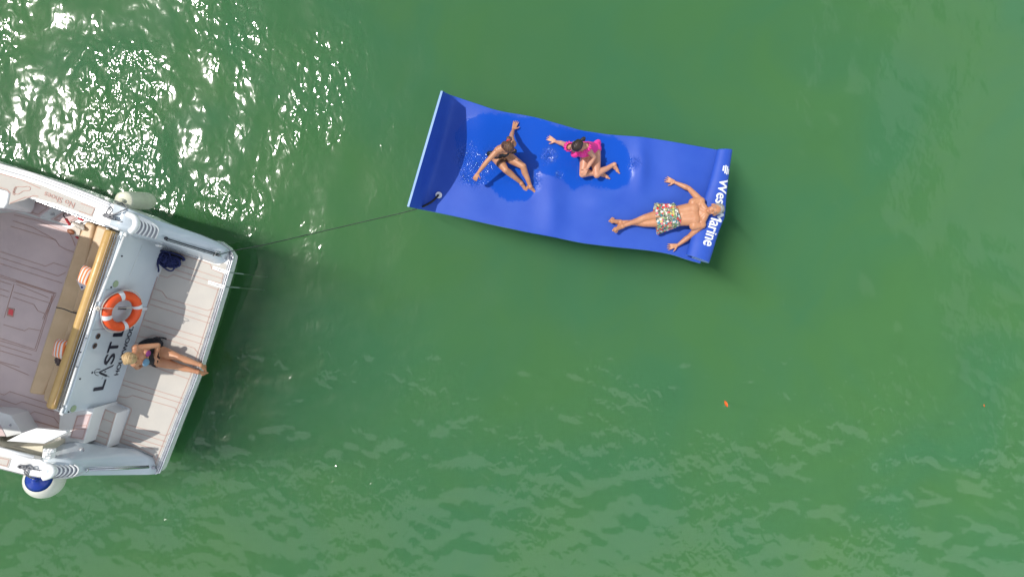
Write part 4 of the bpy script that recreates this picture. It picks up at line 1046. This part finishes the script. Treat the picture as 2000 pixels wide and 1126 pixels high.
# ------------------------------------------------------------------ people
class Body:
    def __init__(s): s.mb = MB(); s.caps = []
    def cap(s, a, b, ra, rb_, lab, n=None, k=1.0, seg=18):
        a, b = Vector(a), Vector(b); d = b-a; L = d.length
        if L < 1e-5: d = Vector((0, 0, 1)); L = 1e-5
        d = d/L; e = (Vector(n)-d*Vector(n).dot(d)).normalized() if n is not None else d.orthogonal().normalized(); g = d.cross(e)
        V = []; rings = []
        for i in range(1, 6):
            t = math.pi/2*(1-i/5); rings.append((a-d*ra*math.sin(t), ra*math.cos(t)))
        for i in range(0, 5):
            t = math.pi/2*i/5; rings.append((b+d*rb_*math.sin(t), rb_*math.cos(t)))
        V.append(a-d*ra)
        for c, r in rings:
            for j in range(seg):
                q = 2*math.pi*j/seg; V.append(c+e*math.cos(q)*r*k+g*math.sin(q)*r)
        V.append(b+d*rb_); m = len(rings); Fc = []
        for j in range(seg):
            j2 = (j+1) % seg; Fc.append((0, 1+j2, 1+j)); Fc.append((len(V)-1, 1+(m-1)*seg+j, 1+(m-1)*seg+j2))
            for i in range(m-1): Fc.append((1+i*seg+j, 1+i*seg+j2, 1+(i+1)*seg+j2, 1+(i+1)*seg+j))
        s.mb.add(V, Fc); s.caps.append((a, b, ra, rb_, lab))
    def ell(s, c, A, lab):
        s.mb.ball(c, A, 20, 14); r = min(a.length for a in A); s.caps.append((Vector(c), Vector(c)+Vector((0, 0, 1e-4)), r, r, lab))
def remesh(mb, vox, it=4, fac=.5):
    me = bpy.data.meshes.new('tmp'); me.from_pydata([tuple(v) for v in mb.V], [], mb.F); me.update()
    bm = bmesh.new(); bm.from_mesh(me); bmesh.ops.recalc_face_normals(bm, faces=bm.faces); bm.to_mesh(me); bm.free()
    o = bpy.data.objects.new('tmp', me); C.objects.link(o)
    r = o.modifiers.new('r', 'REMESH'); r.mode = 'VOXEL'; r.voxel_size = vox
    s = o.modifiers.new('s', 'SMOOTH'); s.iterations = it; s.factor = fac
    dg = bpy.context.evaluated_depsgraph_get(); out = bpy.data.meshes.new_from_object(o.evaluated_get(dg))
    V = np.empty(len(out.vertices)*3); out.vertices.foreach_get('co', V); V = V.reshape(-1, 3)
    Nn = np.empty(len(out.vertices)*3); out.vertices.foreach_get('normal', Nn); Nn = Nn.reshape(-1, 3)
    Fc = [tuple(p.vertices) for p in out.polygons]
    bpy.data.objects.remove(o); bpy.data.meshes.remove(me); bpy.data.meshes.remove(out)
    return V, Nn, Fc
def classify(body, V):
    best = np.full(len(V), 1e9); lab = np.zeros(len(V), int); tt_ = np.zeros(len(V))
    for i, (a, b, ra, rb_, l) in enumerate(body.caps):
        a_ = np.array(a); d = np.array(b)-a_; L2 = d.dot(d); t = np.clip(((V-a_)@d)/L2, 0, 1)
        ds = np.linalg.norm(V-(a_+t[:, None]*d), axis=1)-(ra+(rb_-ra)*t)
        m = ds < best; best[m] = ds[m]; lab[m] = i; tt_[m] = t[m]
    return [body.caps[i][4] for i in lab], tt_
def extract(name, V, Nn, Fc, keep, off, mat, parent, label=None):
    used = {}; NV_ = []; NF = []
    for f in Fc:
        if all(keep[i] for i in f):
            g = []
            for i in f:
                if i not in used: used[i] = len(NV_); NV_.append(V[i]+Nn[i]*off)
                g.append(used[i])
            NF.append(g)
    if not NF: return None
    o = obj(name, NV_, NF, mat, parent, smooth=True, label=label)
    m = o.modifiers.new('s', 'SOLIDIFY'); m.thickness = .004; m.offset = -1
    return o
def perp(v, d): v = v-d*v.dot(d); return v.normalized()
def hand(B, wr_, d, nrm, thumb, L=.175, spread=.16, curl=.15, lab='hand'):
    """d: towards the fingertips, nrm: back of the hand, thumb: side the thumb is on"""
    d = d.normalized(); nrm = perp(nrm, d); th = perp(perp(thumb, d), nrm) if abs(thumb.dot(nrm)) > .99 else (thumb-d*thumb.dot(d)-nrm*thumb.dot(nrm)).normalized()
    s = L/.175
    for q in (-.022, 0, .022):
        B.cap(wr_+d*.02*s+th*q*.6*s, wr_+d*.082*s+th*q*1.15*s, .017*s, .0155*s, lab, nrm, .75)
    ln = [.058, .072, .078, .068]
    for k, q in enumerate((-.033, -.0115, .0105, .032)):
        a = wr_+d*.088*s+th*q*s; ang = spread*(q/.02); fd_ = (d+th*ang*.5).normalized()
        l = ln[k]*s; m_ = a+(fd_-nrm*curl*.6).normalized()*l*.5; e_ = m_+(fd_-nrm*curl*1.6).normalized()*l*.5
        B.cap(a, m_, .0098*s, .0088*s, lab, seg=10); B.cap(m_, e_, .0088*s, .0072*s, lab, seg=10)
    a = wr_+d*.030*s+th*.026*s; m_ = a+(d*.55+th*.75-nrm*curl*.5).normalized()*.042*s; e_ = m_+(d*.8+th*.5-nrm*curl).normalized()*.033*s
    B.cap(a, m_, .014*s, .0108*s, lab, seg=10); B.cap(m_, e_, .0108*s, .0085*s, lab, seg=10)
def footp(B, ank, d, up, big, s=1.0, lab='foot'):
    """ank: ankle, d: heel to toe, up: top of the foot, big: side of the big toe"""
    d = d.normalized(); up = perp(up, d); b = (big-d*big.dot(d)-up*big.dot(up)).normalized()
    heel = ank-up*.052*s-d*.028*s
    B.cap(ank, heel, .036*s, .031*s, lab); B.cap(heel, ank+d*.10*s-up*.058*s, .030*s, .024*s, lab, up, .8)
    B.cap(ank+d*.01*s-up*.01*s, ank+d*.115*s-up*.052*s+b*.012*s, .034*s, .022*s, lab, up, .8)
    B.cap(ank+d*.085*s-up*.060*s-b*.022*s, ank+d*.10*s-up*.058*s+b*.022*s, .021*s, .023*s, lab)
    for k, q in enumerate((.030, .010, -.008, -.024, -.038)):
        a = ank+d*(.115-.006*k)*s+b*q*.9*s-up*.062*s; B.cap(a, a+d*(.040-.006*k)*s-up*.004*s, (.0135 if k == 0 else .0095)*s, (.012 if k == 0 else .008)*s, lab, seg=10)
def head(B, c, f, u, s=1.0):
    f = f.normalized(); u = perp(u, f); r = f.cross(u)
    B.ell(c+u*.02*s-f*.012*s, (r*.074*s, f*.095*s, u*.092*s), 'head')
    B.ell(c-u*.040*s+f*.022*s, (r*.056*s, f*.062*s, u*.068*s), 'head')      # face and jaw
    B.cap(c-u*.085*s+f*.055*s, c-u*.083*s+f*.050*s, .024*s, .024*s, 'head')
    B.cap(c+u*.015*s+f*.078*s, c-u*.022*s+f*.100*s, .008*s, .013*s, 'head')  # nose
    B.cap(c+u*.030*s+f*.072*s-r*.03*s, c+u*.030*s+f*.072*s+r*.03*s, .013*s, .013*s, 'head')  # brow
    B.cap(c-u*.052*s+f*.074*s-r*.016*s, c-u*.052*s+f*.074*s+r*.016*s, .011*s, .011*s, 'head')
    for q in (-1, 1):
        B.ell(c+r*.076*s*q-u*.012*s-f*.01*s, (r*.010*s, f*.018*s, u*.030*s), 'head')
        B.ell(c+r*.036*s*q-u*.022*s+f*.055*s, (r*.022*s, f*.022*s, u*.02*s), 'head')
    return r
def face_parts(c, f, u, s, parent, eye=True, lips=(0.45, 0.13, 0.1), brow=(.05, .03, .02)):
    f = f.normalized(); u = perp(u, f); r = f.cross(u)
    for q in (-1, 1):
        mb = MB(); mb.ball(c+r*.030*q*s+u*.008*s+f*.0735*s, (r*.012*s, f*.009*s, u*.007*s), 10, 8); e_ = mb.build('eye', MAT('eye_white', (.35, .33, .32), .3), parent, smooth=True)
        mb = MB(); mb.ball(c+r*.030*q*s+u*.007*s+f*.080*s, (r*.005*s, f*.004*s, u*.005*s), 8, 6); mb.build('iris', MAT('iris_dark', (.03, .02, .015), .2), e_, smooth=True)
        mb = MB(); mb.tube([c+r*.014*q*s+u*.030*s+f*.086*s, c+r*.030*q*s+u*.036*s+f*.083*s, c+r*.046*q*s+u*.029*s+f*.074*s], .0035*s, 6); mb.build('eyebrow', MAT('brow_%.2f' % brow[0], brow, .8), parent)
    mb = MB(); mb.tube([c-r*.020*s-u*.052*s+f*.082*s, c-u*.050*s+f*.0875*s, c+r*.020*s-u*.052*s+f*.082*s], [.002*s, .0055*s, .002*s], 8); mb.build('lips', MAT('lip_pink', lips, .5), parent)
def torso(B, hL, hR, sL, sR, neck, front, s, female, waist_k=1.0, lean=None):
    hip = (hL+hR)/2; sh = (sL+sR)/2; up = (sh-hip); Lt = up.length; up = up/Lt
    hs = perp(hR-hL, up) if (hR-hL).length > .01 else perp(sR-sL, up); ss = perp(sR-sL, up); fr = perp(front, up)
    B.cap(hL+up*.0, hR+up*.0, (.098 if female else .090)*s, (.098 if female else .090)*s, 'hips')
    if female:
        for h_ in (hL, hR): B.ell(h_-fr*.035*s-up*.01*s, (hs*.085*s, fr*.09*s, up*.09*s), 'hips')
    w = hip+up*Lt*.42+(fr*.0); mid = (hs+ss).normalized(); cw = (.050 if female else .062)*s*waist_k
    cr_ = (.080 if female else .088)*s*waist_k
    ch = hip+up*Lt*.76
    for q in (-1, 1):
        B.cap(hip+hs*.055*q*s+up*.03, w+mid*cw*q, .092*s, cr_, 'belly')
        B.cap(w+mid*cw*q, ch+ss*(.062 if female else .080)*q*s, cr_, (.083 if female else .100)*s, 'chest')
        B.cap(ch+ss*(.062 if female else .080)*q*s, sh+ss*(.085 if female else .10)*q*s-up*.02*s, (.083 if female else .098)*s, .060*s, 'chest')
    B.cap(w, ch, cr_, .09*s, 'belly' if False else 'chest')
    B.cap(sL, sR, .048*s, .048*s, 'clav')
    B.cap(sh-ss*.07*s-up*.01, neck, .055*s, .045*s, 'clav'); B.cap(sh+ss*.07*s-up*.01, neck, .055*s, .045*s, 'clav')
    if female:
        for q in (-1, 1): B.ell(ch+ss*.070*q*s+fr*.082*s-up*.01, (ss*.062*s, fr*.058*s, up*.060*s), 'bust')
    else:
        for q in (-1, 1): B.ell(ch+ss*.078*q*s+fr*.050*s+up*.01, (ss*.088*s, fr*.050*s, up*.075*s), 'bust'); B.cap(sh+ss*.11*q*s-up*.015, (sL if q < 0 else sR)-ss*q*.01, .058*s, .060*s, 'clav')
def arm(B, sh, el, wr_, s, muscle=1.0, lab='arm'):
    B.ell(sh, [Vector(v)*.058*s*muscle for v in ((1, 0, 0), (0, 1, 0), (0, 0, 1))], lab+'_u')
    m_ = sh.lerp(el, .45)
    B.cap(sh, m_, .050*s*muscle, .045*s*muscle, lab+'_u'); B.cap(m_, el, .045*s*muscle, .036*s, lab+'_u')
    q = el.lerp(wr_, .28); B.cap(el, q, .036*s, .038*s*muscle, lab+'_l'); B.cap(q, wr_, .038*s*muscle, .0235*s, lab+'_l')
def leg(B, hp, kn, an, s, female=True, lab='leg'):
    tk = 1.06 if female else 1.0; m_ = hp.lerp(kn, .45)
    B.cap(hp, m_, .088*s*tk, .076*s*tk, lab+'_u'); B.cap(m_, kn, .076*s*tk, .052*s, lab+'_u')
    d = (an-kn).normalized(); q = kn.lerp(an, .3); back = ((hp-kn).normalized()*-1+d*0); 
    bk_ = perp((hp-kn), d) if abs((hp-kn).normalized().dot(d)) < .995 else Vector((0, 0, -1))
    B.cap(kn, q+bk_*.012*s, .051*s, .053*s, lab+'_l'); B.cap(q+bk_*.012*s, kn.lerp(an, .62), .053*s, .040*s, lab+'_l'); B.cap(kn.lerp(an, .6), an, .041*s, .031*s, lab+'_l')
def finish(B, parent, mat, vox=.0065):
    V, Nn, Fc = remesh(B.mb, vox)
    lab, t = classify(B, V)
    o = obj('body', V, Fc, mat, parent, smooth=True)
    return o, V, Nn, Fc, lab, t
def hair(parent, c, f, u, s, mat, bun=None, tail=None, big=1.0, cut=None, name='hair'):
    f = f.normalized(); u = perp(u, f); r = f.cross(u); mb = MB()
    mb.ball(c+u*.030*s-f*.026*s, (r*.082*s*big, f*.096*s*big, u*.094*s*big), 24, 18)
    mb.ball(c-u*.02*s-f*.050*s, (r*.072*s*big, f*.062*s*big, u*.075*s*big), 20, 14)
    if bun: mb.ball(bun[0], bun[1], 16, 12)
    if tail: mb.tube(smooth_path(tail[0], 5), tail[1], 12)
    V, Nn, Fc = remesh(mb, .005, 2)
    V = [Vector(v)+Vector(n)*(.006*mnoise.noise(Vector(v)*Vector((1, 1, 1)).length*9)+.004*mnoise.noise(Vector(v)*60)) for v, n in zip(V, Nn)]
    return obj(name, V, Fc, mat, parent, smooth=True)
Zv = Vector((0, 0, 1))
# mapping from each close-up crop to the photo
def cA(x, y, z): return at(900+x/6.2556, 220+y/6.2556, z)
def cB(x, y, z): return at(1050+x/8.66, 240+y/8.66, z)
def cC(x, y, z): return at(1170+x/5.629, 320+y/5.629, z)
def cD(x, y, z): return at(220+x/9.524, 640+y/9.524, z)

# --- woman in a black swimsuit
pA = thing('person', cA(450, 540, .03), 'woman in a black swimsuit sitting on the mat, brown hair in a bun', 'person')
B = Body(); s = .99
hL, hR = cA(425, 530, .13), cA(520, 505, .13)
sL, sR = cA(452, 460, .50), cA(636, 380, .50)
nk = cA(548, 402, .555); hc = cA(578, 425, .635)
front = (cA(640, 640, .2)-cA(450, 500, .2)).normalized()
torso(B, hL, hR, sL, sR, nk, front+Vector((0, 0, -.3)), s, True)
fA = (front*.75-Zv*.75).normalized(); uA = (Zv*.75+front*.65)
hcA = hc; B.cap(nk-Zv*.03, hc-fA*.02, .045, .042, 'neck'); head(B, hc, fA, uA, s)
arm(B, sR, cA(618, 290, .27), cA(640, 212, .09), s); hand(B, cA(640, 212, .085), cA(682, 95, .06)-cA(645, 200, .075), Zv, Vector((1, -.2, 0)), .172, .16, .05)
arm(B, sL, cA(325, 590, .46), cA(212, 735, .39), s); hand(B, cA(212, 735, .39), cA(150, 850, .36)-cA(205, 745, .40), Vector((.1, .1, 1)), Vector((1, -.4, 0)), .165, .06, .75)
leg(B, hL, cA(548, 700, .27), cA(738, 855, .075), s); footp(B, cA(742, 868, .085), cA(805, 985, .05)-cA(745, 868, .05), Vector((-.35, .15, 1)), Vector((1, .3, .2)), s)
leg(B, hR, cA(762, 655, .23), cA(848, 895, .075), s); footp(B, cA(852, 905, .085), cA(955, 970, .05)-cA(852, 905, .06), Vector((.1, .3, 1)), Vector((-1, -.6, .1)), s)
o, V, Nn, Fc, lab, t = finish(B, pA, M['skinA'])
hipc = (hL+hR)/2; shc = (sL+sR)/2; up_ = (shc-hipc).normalized()
tt_ = (V-np.array(hipc))@np.array(up_)/(shc-hipc).length
fr_ = np.array(perp(front, up_)); dep = (V-np.array(hipc))@fr_
keep = [(l in ('hips',) or (l == 'belly') or (l in ('chest', 'bust') and (q < .46 or (q < .86 and d_ > .0)))) for l, q, d_ in zip(lab, tt_, dep)]
extract('swimsuit', V, Nn, Fc, keep, .005, M['suitblack'], pA)
bunA = cA(590, 325, .69)
hair(pA, hc, fA, uA, s, M['hairbrown'], bun=(bunA, (Vector((.045, 0, 0)), Vector((0, .045, 0)), Vector((0, 0, .04)))))
mb = MB(); mb.add(*torus(cA(586, 345, .69), Vector((1, .2, 0)).normalized(), Vector((0, .3, .95)), Vector((0, .95, -.3)), .03, .010, n=20, m=8)); mb.build('hair_tie', M['red'], pA, smooth=True)
face_parts(hc, fA, uA, s, pA)
kn = cA(548, 700, .27)
keep = [(l == 'leg_u' and .50 < ((Vector(v)-hL).dot((kn-hL).normalized()))/(kn-hL).length < .66 and (Vector(v)-hL.lerp(kn, .58)).length < .12) for l, v in zip(lab, V)]
extract('thigh_tattoo', V, Nn, Fc, keep, .0012, MAT('tattoo_ink', (.13, .065, .045), .5), pA)

# --- woman in a pink swimsuit
pB = thing('person', cB(920, 480, .03), 'woman in a hot pink swimsuit with dark tied-back hair sitting on the mat', 'person')
B = Body(); s = .98
hL, hR = cB(830, 520, .13), cB(965, 440, .14)
sL, sR = cB(515, 395, .44), cB(835, 400, .50)
sR = cB(812, 405, .50)
nk = cB(680, 385, .53); hc = cB(655, 395, .64)
front = (cB(620, 700, .3)-cB(760, 380, .3)).normalized()
torso(B, hL, hR, sL, sR, nk, front+Vector((0, 0, .1)), s*1.06, True, 1.15)
fB = (Vector((-.55, -.5, -.55))).normalized(); uB = Zv*.8+Vector((-.2, -.35, 0))
B.cap(nk-Zv*.03, hc, .047, .043, 'neck'); head(B, hc, fB, uB, s)
arm(B, sL, cB(425, 350, .24), cB(310, 318, .09), s*1.05); hand(B, cB(310, 316, .085), cB(175, 255, .06)-cB(305, 320, .08), Zv, Vector((.1, -1, 0)), .172, .17, .05)
arm(B, sR, cB(955, 575, .33), cB(838, 770, .27), s*1.05); hand(B, cB(838, 770, .26), cB(770, 880, .20)-cB(838, 770, .24), Vector((-.1, -.1, 1)), Vector((-1, -.1, 0)), .16, .05, .45)
kR, kL = cB(1000, 880, .17), cB(760, 870, .15)
leg(B, hR, kR, cB(1290, 700, .08), s*1.05); footp(B, cB(1300, 700, .10), cB(1455, 800, .07)-cB(1300, 690, .09), Vector((.35, .6, .7)), Vector((-.2, -1, -.5)), s)
leg(B, hL, kL, cB(1085, 840, .08), s*1.05); footp(B, cB(1090, 840, .08), cB(1240, 875, .07)-cB(1090, 840, .07), Vector((.2, .7, .7)), Vector((0, -1, 0)), s*.95)
o, V, Nn, Fc, lab, t = finish(B, pB, M['skinB'])
hipc = (hL+hR)/2; shc = (sL+sR)/2; up_ = (shc-hipc).normalized(); tt_ = (V-np.array(hipc))@np.array(up_)/(shc-hipc).length
fr_ = np.array(perp(front, up_)); dep = (V-np.array(hipc))@fr_
keep = [(l in ('hips', 'belly', 'bust') or (l == 'chest' and q < .90)) for l, q, d_ in zip(lab, tt_, dep)]
extract('swimsuit', V, Nn, Fc, keep, .006, M['pink'], pB)
for (c_, R1, nrm_) in ((sL.lerp(cB(425, 350, .24), -.18), .066, (cB(425, 350, .24)-sL).normalized()), (sR.lerp(cB(955, 575, .33), .10), .072, (cB(955, 575, .33)-sR).normalized())):
    e_ = nrm_.orthogonal().normalized(); g_ = nrm_.cross(e_); rows = []
    for a in np.linspace(0, 2*math.pi, 73):
        w_ = 1+.14*math.sin(a*11); d_ = e_*math.cos(a)+g_*math.sin(a)
        rows.append([c_+d_*R1*.92-nrm_*.035, c_+d_*R1*1.0*w_, c_+d_*R1*1.12*w_+nrm_*.025])
    mb = MB(); mb.grid(rows); rf = mb.build('ruffle', M['pink'], pB, smooth=True); rf.modifiers.new('s', 'SOLIDIFY').thickness = .003
hair(pB, hc, fB, uB, s, M['hairdark'], tail=([cB(735, 300, .66), cB(770, 265, .66), cB(795, 260, .62), cB(785, 300, .57)], [.022]*8+[.018]*8))
face_parts(hc, fB, uB, s, pB)
rr = fB.cross(perp(uB, fB)); uu = perp(uB, fB); mb = MB()
for q in (-1, 1):
    mb.ball(hc+rr*.032*q+uu*.006+fB*.088, (rr*.026, fB*.006, uu*.020), 14, 8)
mb.tube([hc-rr*.075+uu*.01, hc-rr*.062+uu*.01+fB*.07, hc-rr*.03+uu*.012+fB*.095, hc+rr*.03+uu*.012+fB*.095, hc+rr*.062+uu*.01+fB*.07, hc+rr*.075+uu*.01], .003, 6)
mb.build('sunglasses', M['dark'], pB, smooth=True)

# --- man on his back
pC = thing('person', cC(900, 590, .06), 'grey-haired man lying on his back on the mat in colourful patterned shorts', 'person')
B = Body(); s = 1.02
hL, hR = cC(762, 520, .17), cC(775, 645, .17)     # L: photo top
sL, sR = cC(1118, 410, .27), cC(1128, 668, .28)
nk = cC(1180, 528, .31); hc = cC(1270, 502, .385)
torso(B, hL, hR, sL, sR, nk, Zv, s*1.02, False, 1.06)
dirx = (cC(1300, 500, .3)-cC(900, 560, .3)).normalized()
fC = (Zv*.86-dirx*.45+Vector((0, -.12, 0))).normalized(); uC = dirx+Zv*.3
B.cap(nk, hc-Zv*.03, .058, .054, 'neck')
for q_ in (sL, sR): B.cap(nk.lerp(hc, .15)-Zv*.01, q_.lerp(nk, .25)-dirx*.01, .045, .052, 'clav'); B.cap(q_-dirx*.02, q_-dirx*.12+Zv*-.01, .062, .07, 'chest')
head(B, hc, fC, uC, 1.12)
arm(B, sL, cC(990, 272, .15), cC(838, 205, .10), s*1.05, 1.08); hand(B, cC(838, 203, .095), cC(715, 160, .06)-cC(838, 203, .08), Vector((0, 0, -1)), Vector((-.3, -1, 0)), .185, .22, -.1)
arm(B, sR, cC(990, 800, .15), cC(868, 890, .10), s*1.05, 1.08); hand(B, cC(868, 892, .095), cC(745, 915, .06)-cC(868, 892, .08), Vector((0, 0, -1)), Vector((0, -1, 0)), .185, .22, -.1)
k1, k2 = cC(500, 590, .17), cC(490, 655, .13)
a1, a2 = cC(258, 683, .13), cC(235, 640, .09)
leg(B, hL+(hR-hL)*.10, k1, a1, s, False); footp(B, a1+Zv*.0, Vector((-.55, -.55, .75)), Vector((1, .1, .9)), Vector((0, 1, 0)), s*1.18)
leg(B, hR-(hR-hL)*.10, k2, a2, s, False); footp(B, a2+Zv*.0, Vector((-.75, .25, .75)), Vector((1, 0, .9)), Vector((0, -1, 0)), s*1.18)
o, V, Nn, Fc, lab, t = finish(B, pC, M['skinC'])
hair(pC, hc+uC.normalized()*.012, fC, uC, 1.09, M['hairgrey'])
face_parts(hc, fC, uC, 1.12, pC, brow=(.25, .23, .21))
# board shorts as their own cloth
Sb = MB(); Bs_ = Body()
def cone(mb, a, b, ra, rb_, k=.8, n=28, wob=.0):
    d = (b-a).normalized(); e_ = perp(Zv, d); g_ = d.cross(e_); rows = []
    for i in range(11):
        t_ = i/10; c_ = a.lerp(b, t_); r0 = ra+(rb_-ra)*t_
        rows.append([c_+(e_*math.cos(q)*k+g_*math.sin(q))*r0*(1+wob*t_*math.sin(q*5+a.x*9)) for q in np.linspace(0, 2*math.pi, n, endpoint=False)])
    V_ = [p for r in rows for p in r]; F_ = [(i*n+j, i*n+(j+1) % n, (i+1)*n+(j+1) % n, (i+1)*n+j) for i in range(10) for j in range(n)]
    F_ += [tuple(range(n-1, -1, -1)), tuple(range(10*n, 11*n))]; mb.add(V_, F_)
w0 = cC(858, 552, .185); w1 = cC(770, 578, .185)
cone(Sb, w0, w1, .19, .205, .84)
cone(Sb, cC(800, 525, .16), cC(608, 520, .155), .115, .135, .8, wob=.10)
cone(Sb, cC(800, 640, .16), cC(625, 670, .15), .115, .140, .78, wob=.12)
cone(Sb, cC(820, 580, .19), cC(690, 590, .165), .165, .13, .9)
V, Nn, Fc = remesh(Sb, .008, 3)
V = [Vector(v)+Vector(n)*(.018*mnoise.noise(Vector(v)*9)+.007*mnoise.noise(Vector(v)*28)) for v, n in zip(V, Nn)]
shorts = obj('shorts', V, Fc, M['floral'], pC, smooth=True)
mb = MB(); mb.tube(smooth_path([cC(850, 470, .27), cC(845, 515, .325), cC(848, 560, .345), cC(856, 605, .325), cC(864, 650, .27)], 4), .012, 8); wb_ = mb.build('waistband', M['whitecloth'], shorts, smooth=True)

# --- blonde woman sitting on the platform
pD = thing('person', cD(760, 520, .46), 'blonde woman in a black swimsuit sitting on the swim platform of the yacht', 'person')
B = Body(); s = .97
hL, hR = cD(845, 420, .57), cD(825, 610, .57)
sL, sR = cD(430, 375, 1.02), cD(405, 655, 1.02)
nk = cD(395, 520, 1.08); hc = cD(345, 565, 1.20)
front = (cD(1200, 650, .5)-cD(800, 540, .5)).normalized()
torso(B, hL, hR, sL, sR, nk, front, s, True)
fD = (front*.8+Vector((0, -.15, -.55))).normalized(); uD = Zv*.85+front*.4
B.cap(nk-Zv*.03, hc-Zv*.03, .045, .042, 'neck'); head(B, hc, fD, uD, s)
arm(B, sL, cD(845, 320, .82), cD(800, 520, .73), s); hand(B, cD(800, 525, .73), cD(775, 640, .68)-cD(800, 525, .70), Vector((.2, 0, 1)), Vector((1, 0, 0)), .16, .06, .35)
arm(B, sR, cD(455, 735, .80), cD(560, 690, .60), s); hand(B, cD(560, 690, .60), cD(640, 640, .56)-cD(560, 690, .6), Vector((.2, 0, 1)), Vector((.3, 1, 0)), .16, .06, .3)
k1, k2 = cD(1235, 545, .63), cD(1215, 715, .60)
a1, a2 = cD(1640, 690, .55), cD(1590, 820, .53)
leg(B, hL, k1, a1, s); footp(B, a1, cD(1800, 790, .45)-a1, Vector((.35, .2, 1)), Vector((0, -1, 0)), s)
leg(B, hR, k2, a2, s); footp(B, a2, cD(1770, 880, .45)-a2, Vector((.35, 0, 1)), Vector((0, 1, 0)), s)
o, V, Nn, Fc, lab, t = finish(B, pD, M['skinD'])
hipc = (hL+hR)/2; shc = (sL+sR)/2; up_ = (shc-hipc).normalized(); tt_ = (V-np.array(hipc))@np.array(up_)/(shc-hipc).length
fr_ = np.array(perp(front, up_)); dep = (V-np.array(hipc))@fr_; sdv = (V-np.array(hipc))@np.array((hR-hL).normalized())
extract('swimsuit_bottom', V, Nn, Fc, [(l in ('hips', 'belly') and q < .30 and q > -.3) or (l == 'leg_u' and q > .0 and d_ < .06) for l, q, d_ in zip(lab, tt_, dep)], .006, M['black'], pD)
extract('bikini_top', V, Nn, Fc, [(l == 'bust' and d_ > .10 and sd_ < 0) for l, d_, sd_ in zip(lab, dep, sdv)], .005, MAT('magenta_print', (.28, .04, .2), .6), pD, 'magenta and black cup')
extract('bikini_top', V, Nn, Fc, [(l == 'bust' and d_ > .10 and sd_ >= 0) for l, d_, sd_ in zip(lab, dep, sdv)], .005, MAT('light_blue_print', (.14, .28, .40), .6), pD, 'light blue cup')
extract('swimsuit_band', V, Nn, Fc, [(l in ('chest', 'belly') and .30 < q < .60) for l, q in zip(lab, tt_)], .005, M['black'], pD)
bunD = cD(252, 632, 1.24)
hair(pD, hc, fD, uD, s, M['hairblond'], bun=(bunD, (Vector((.042, 0, 0)), Vector((0, .04, 0)), Vector((0, 0, .042)))), big=1.08)
face_parts(hc, fD, uD, s, pD)
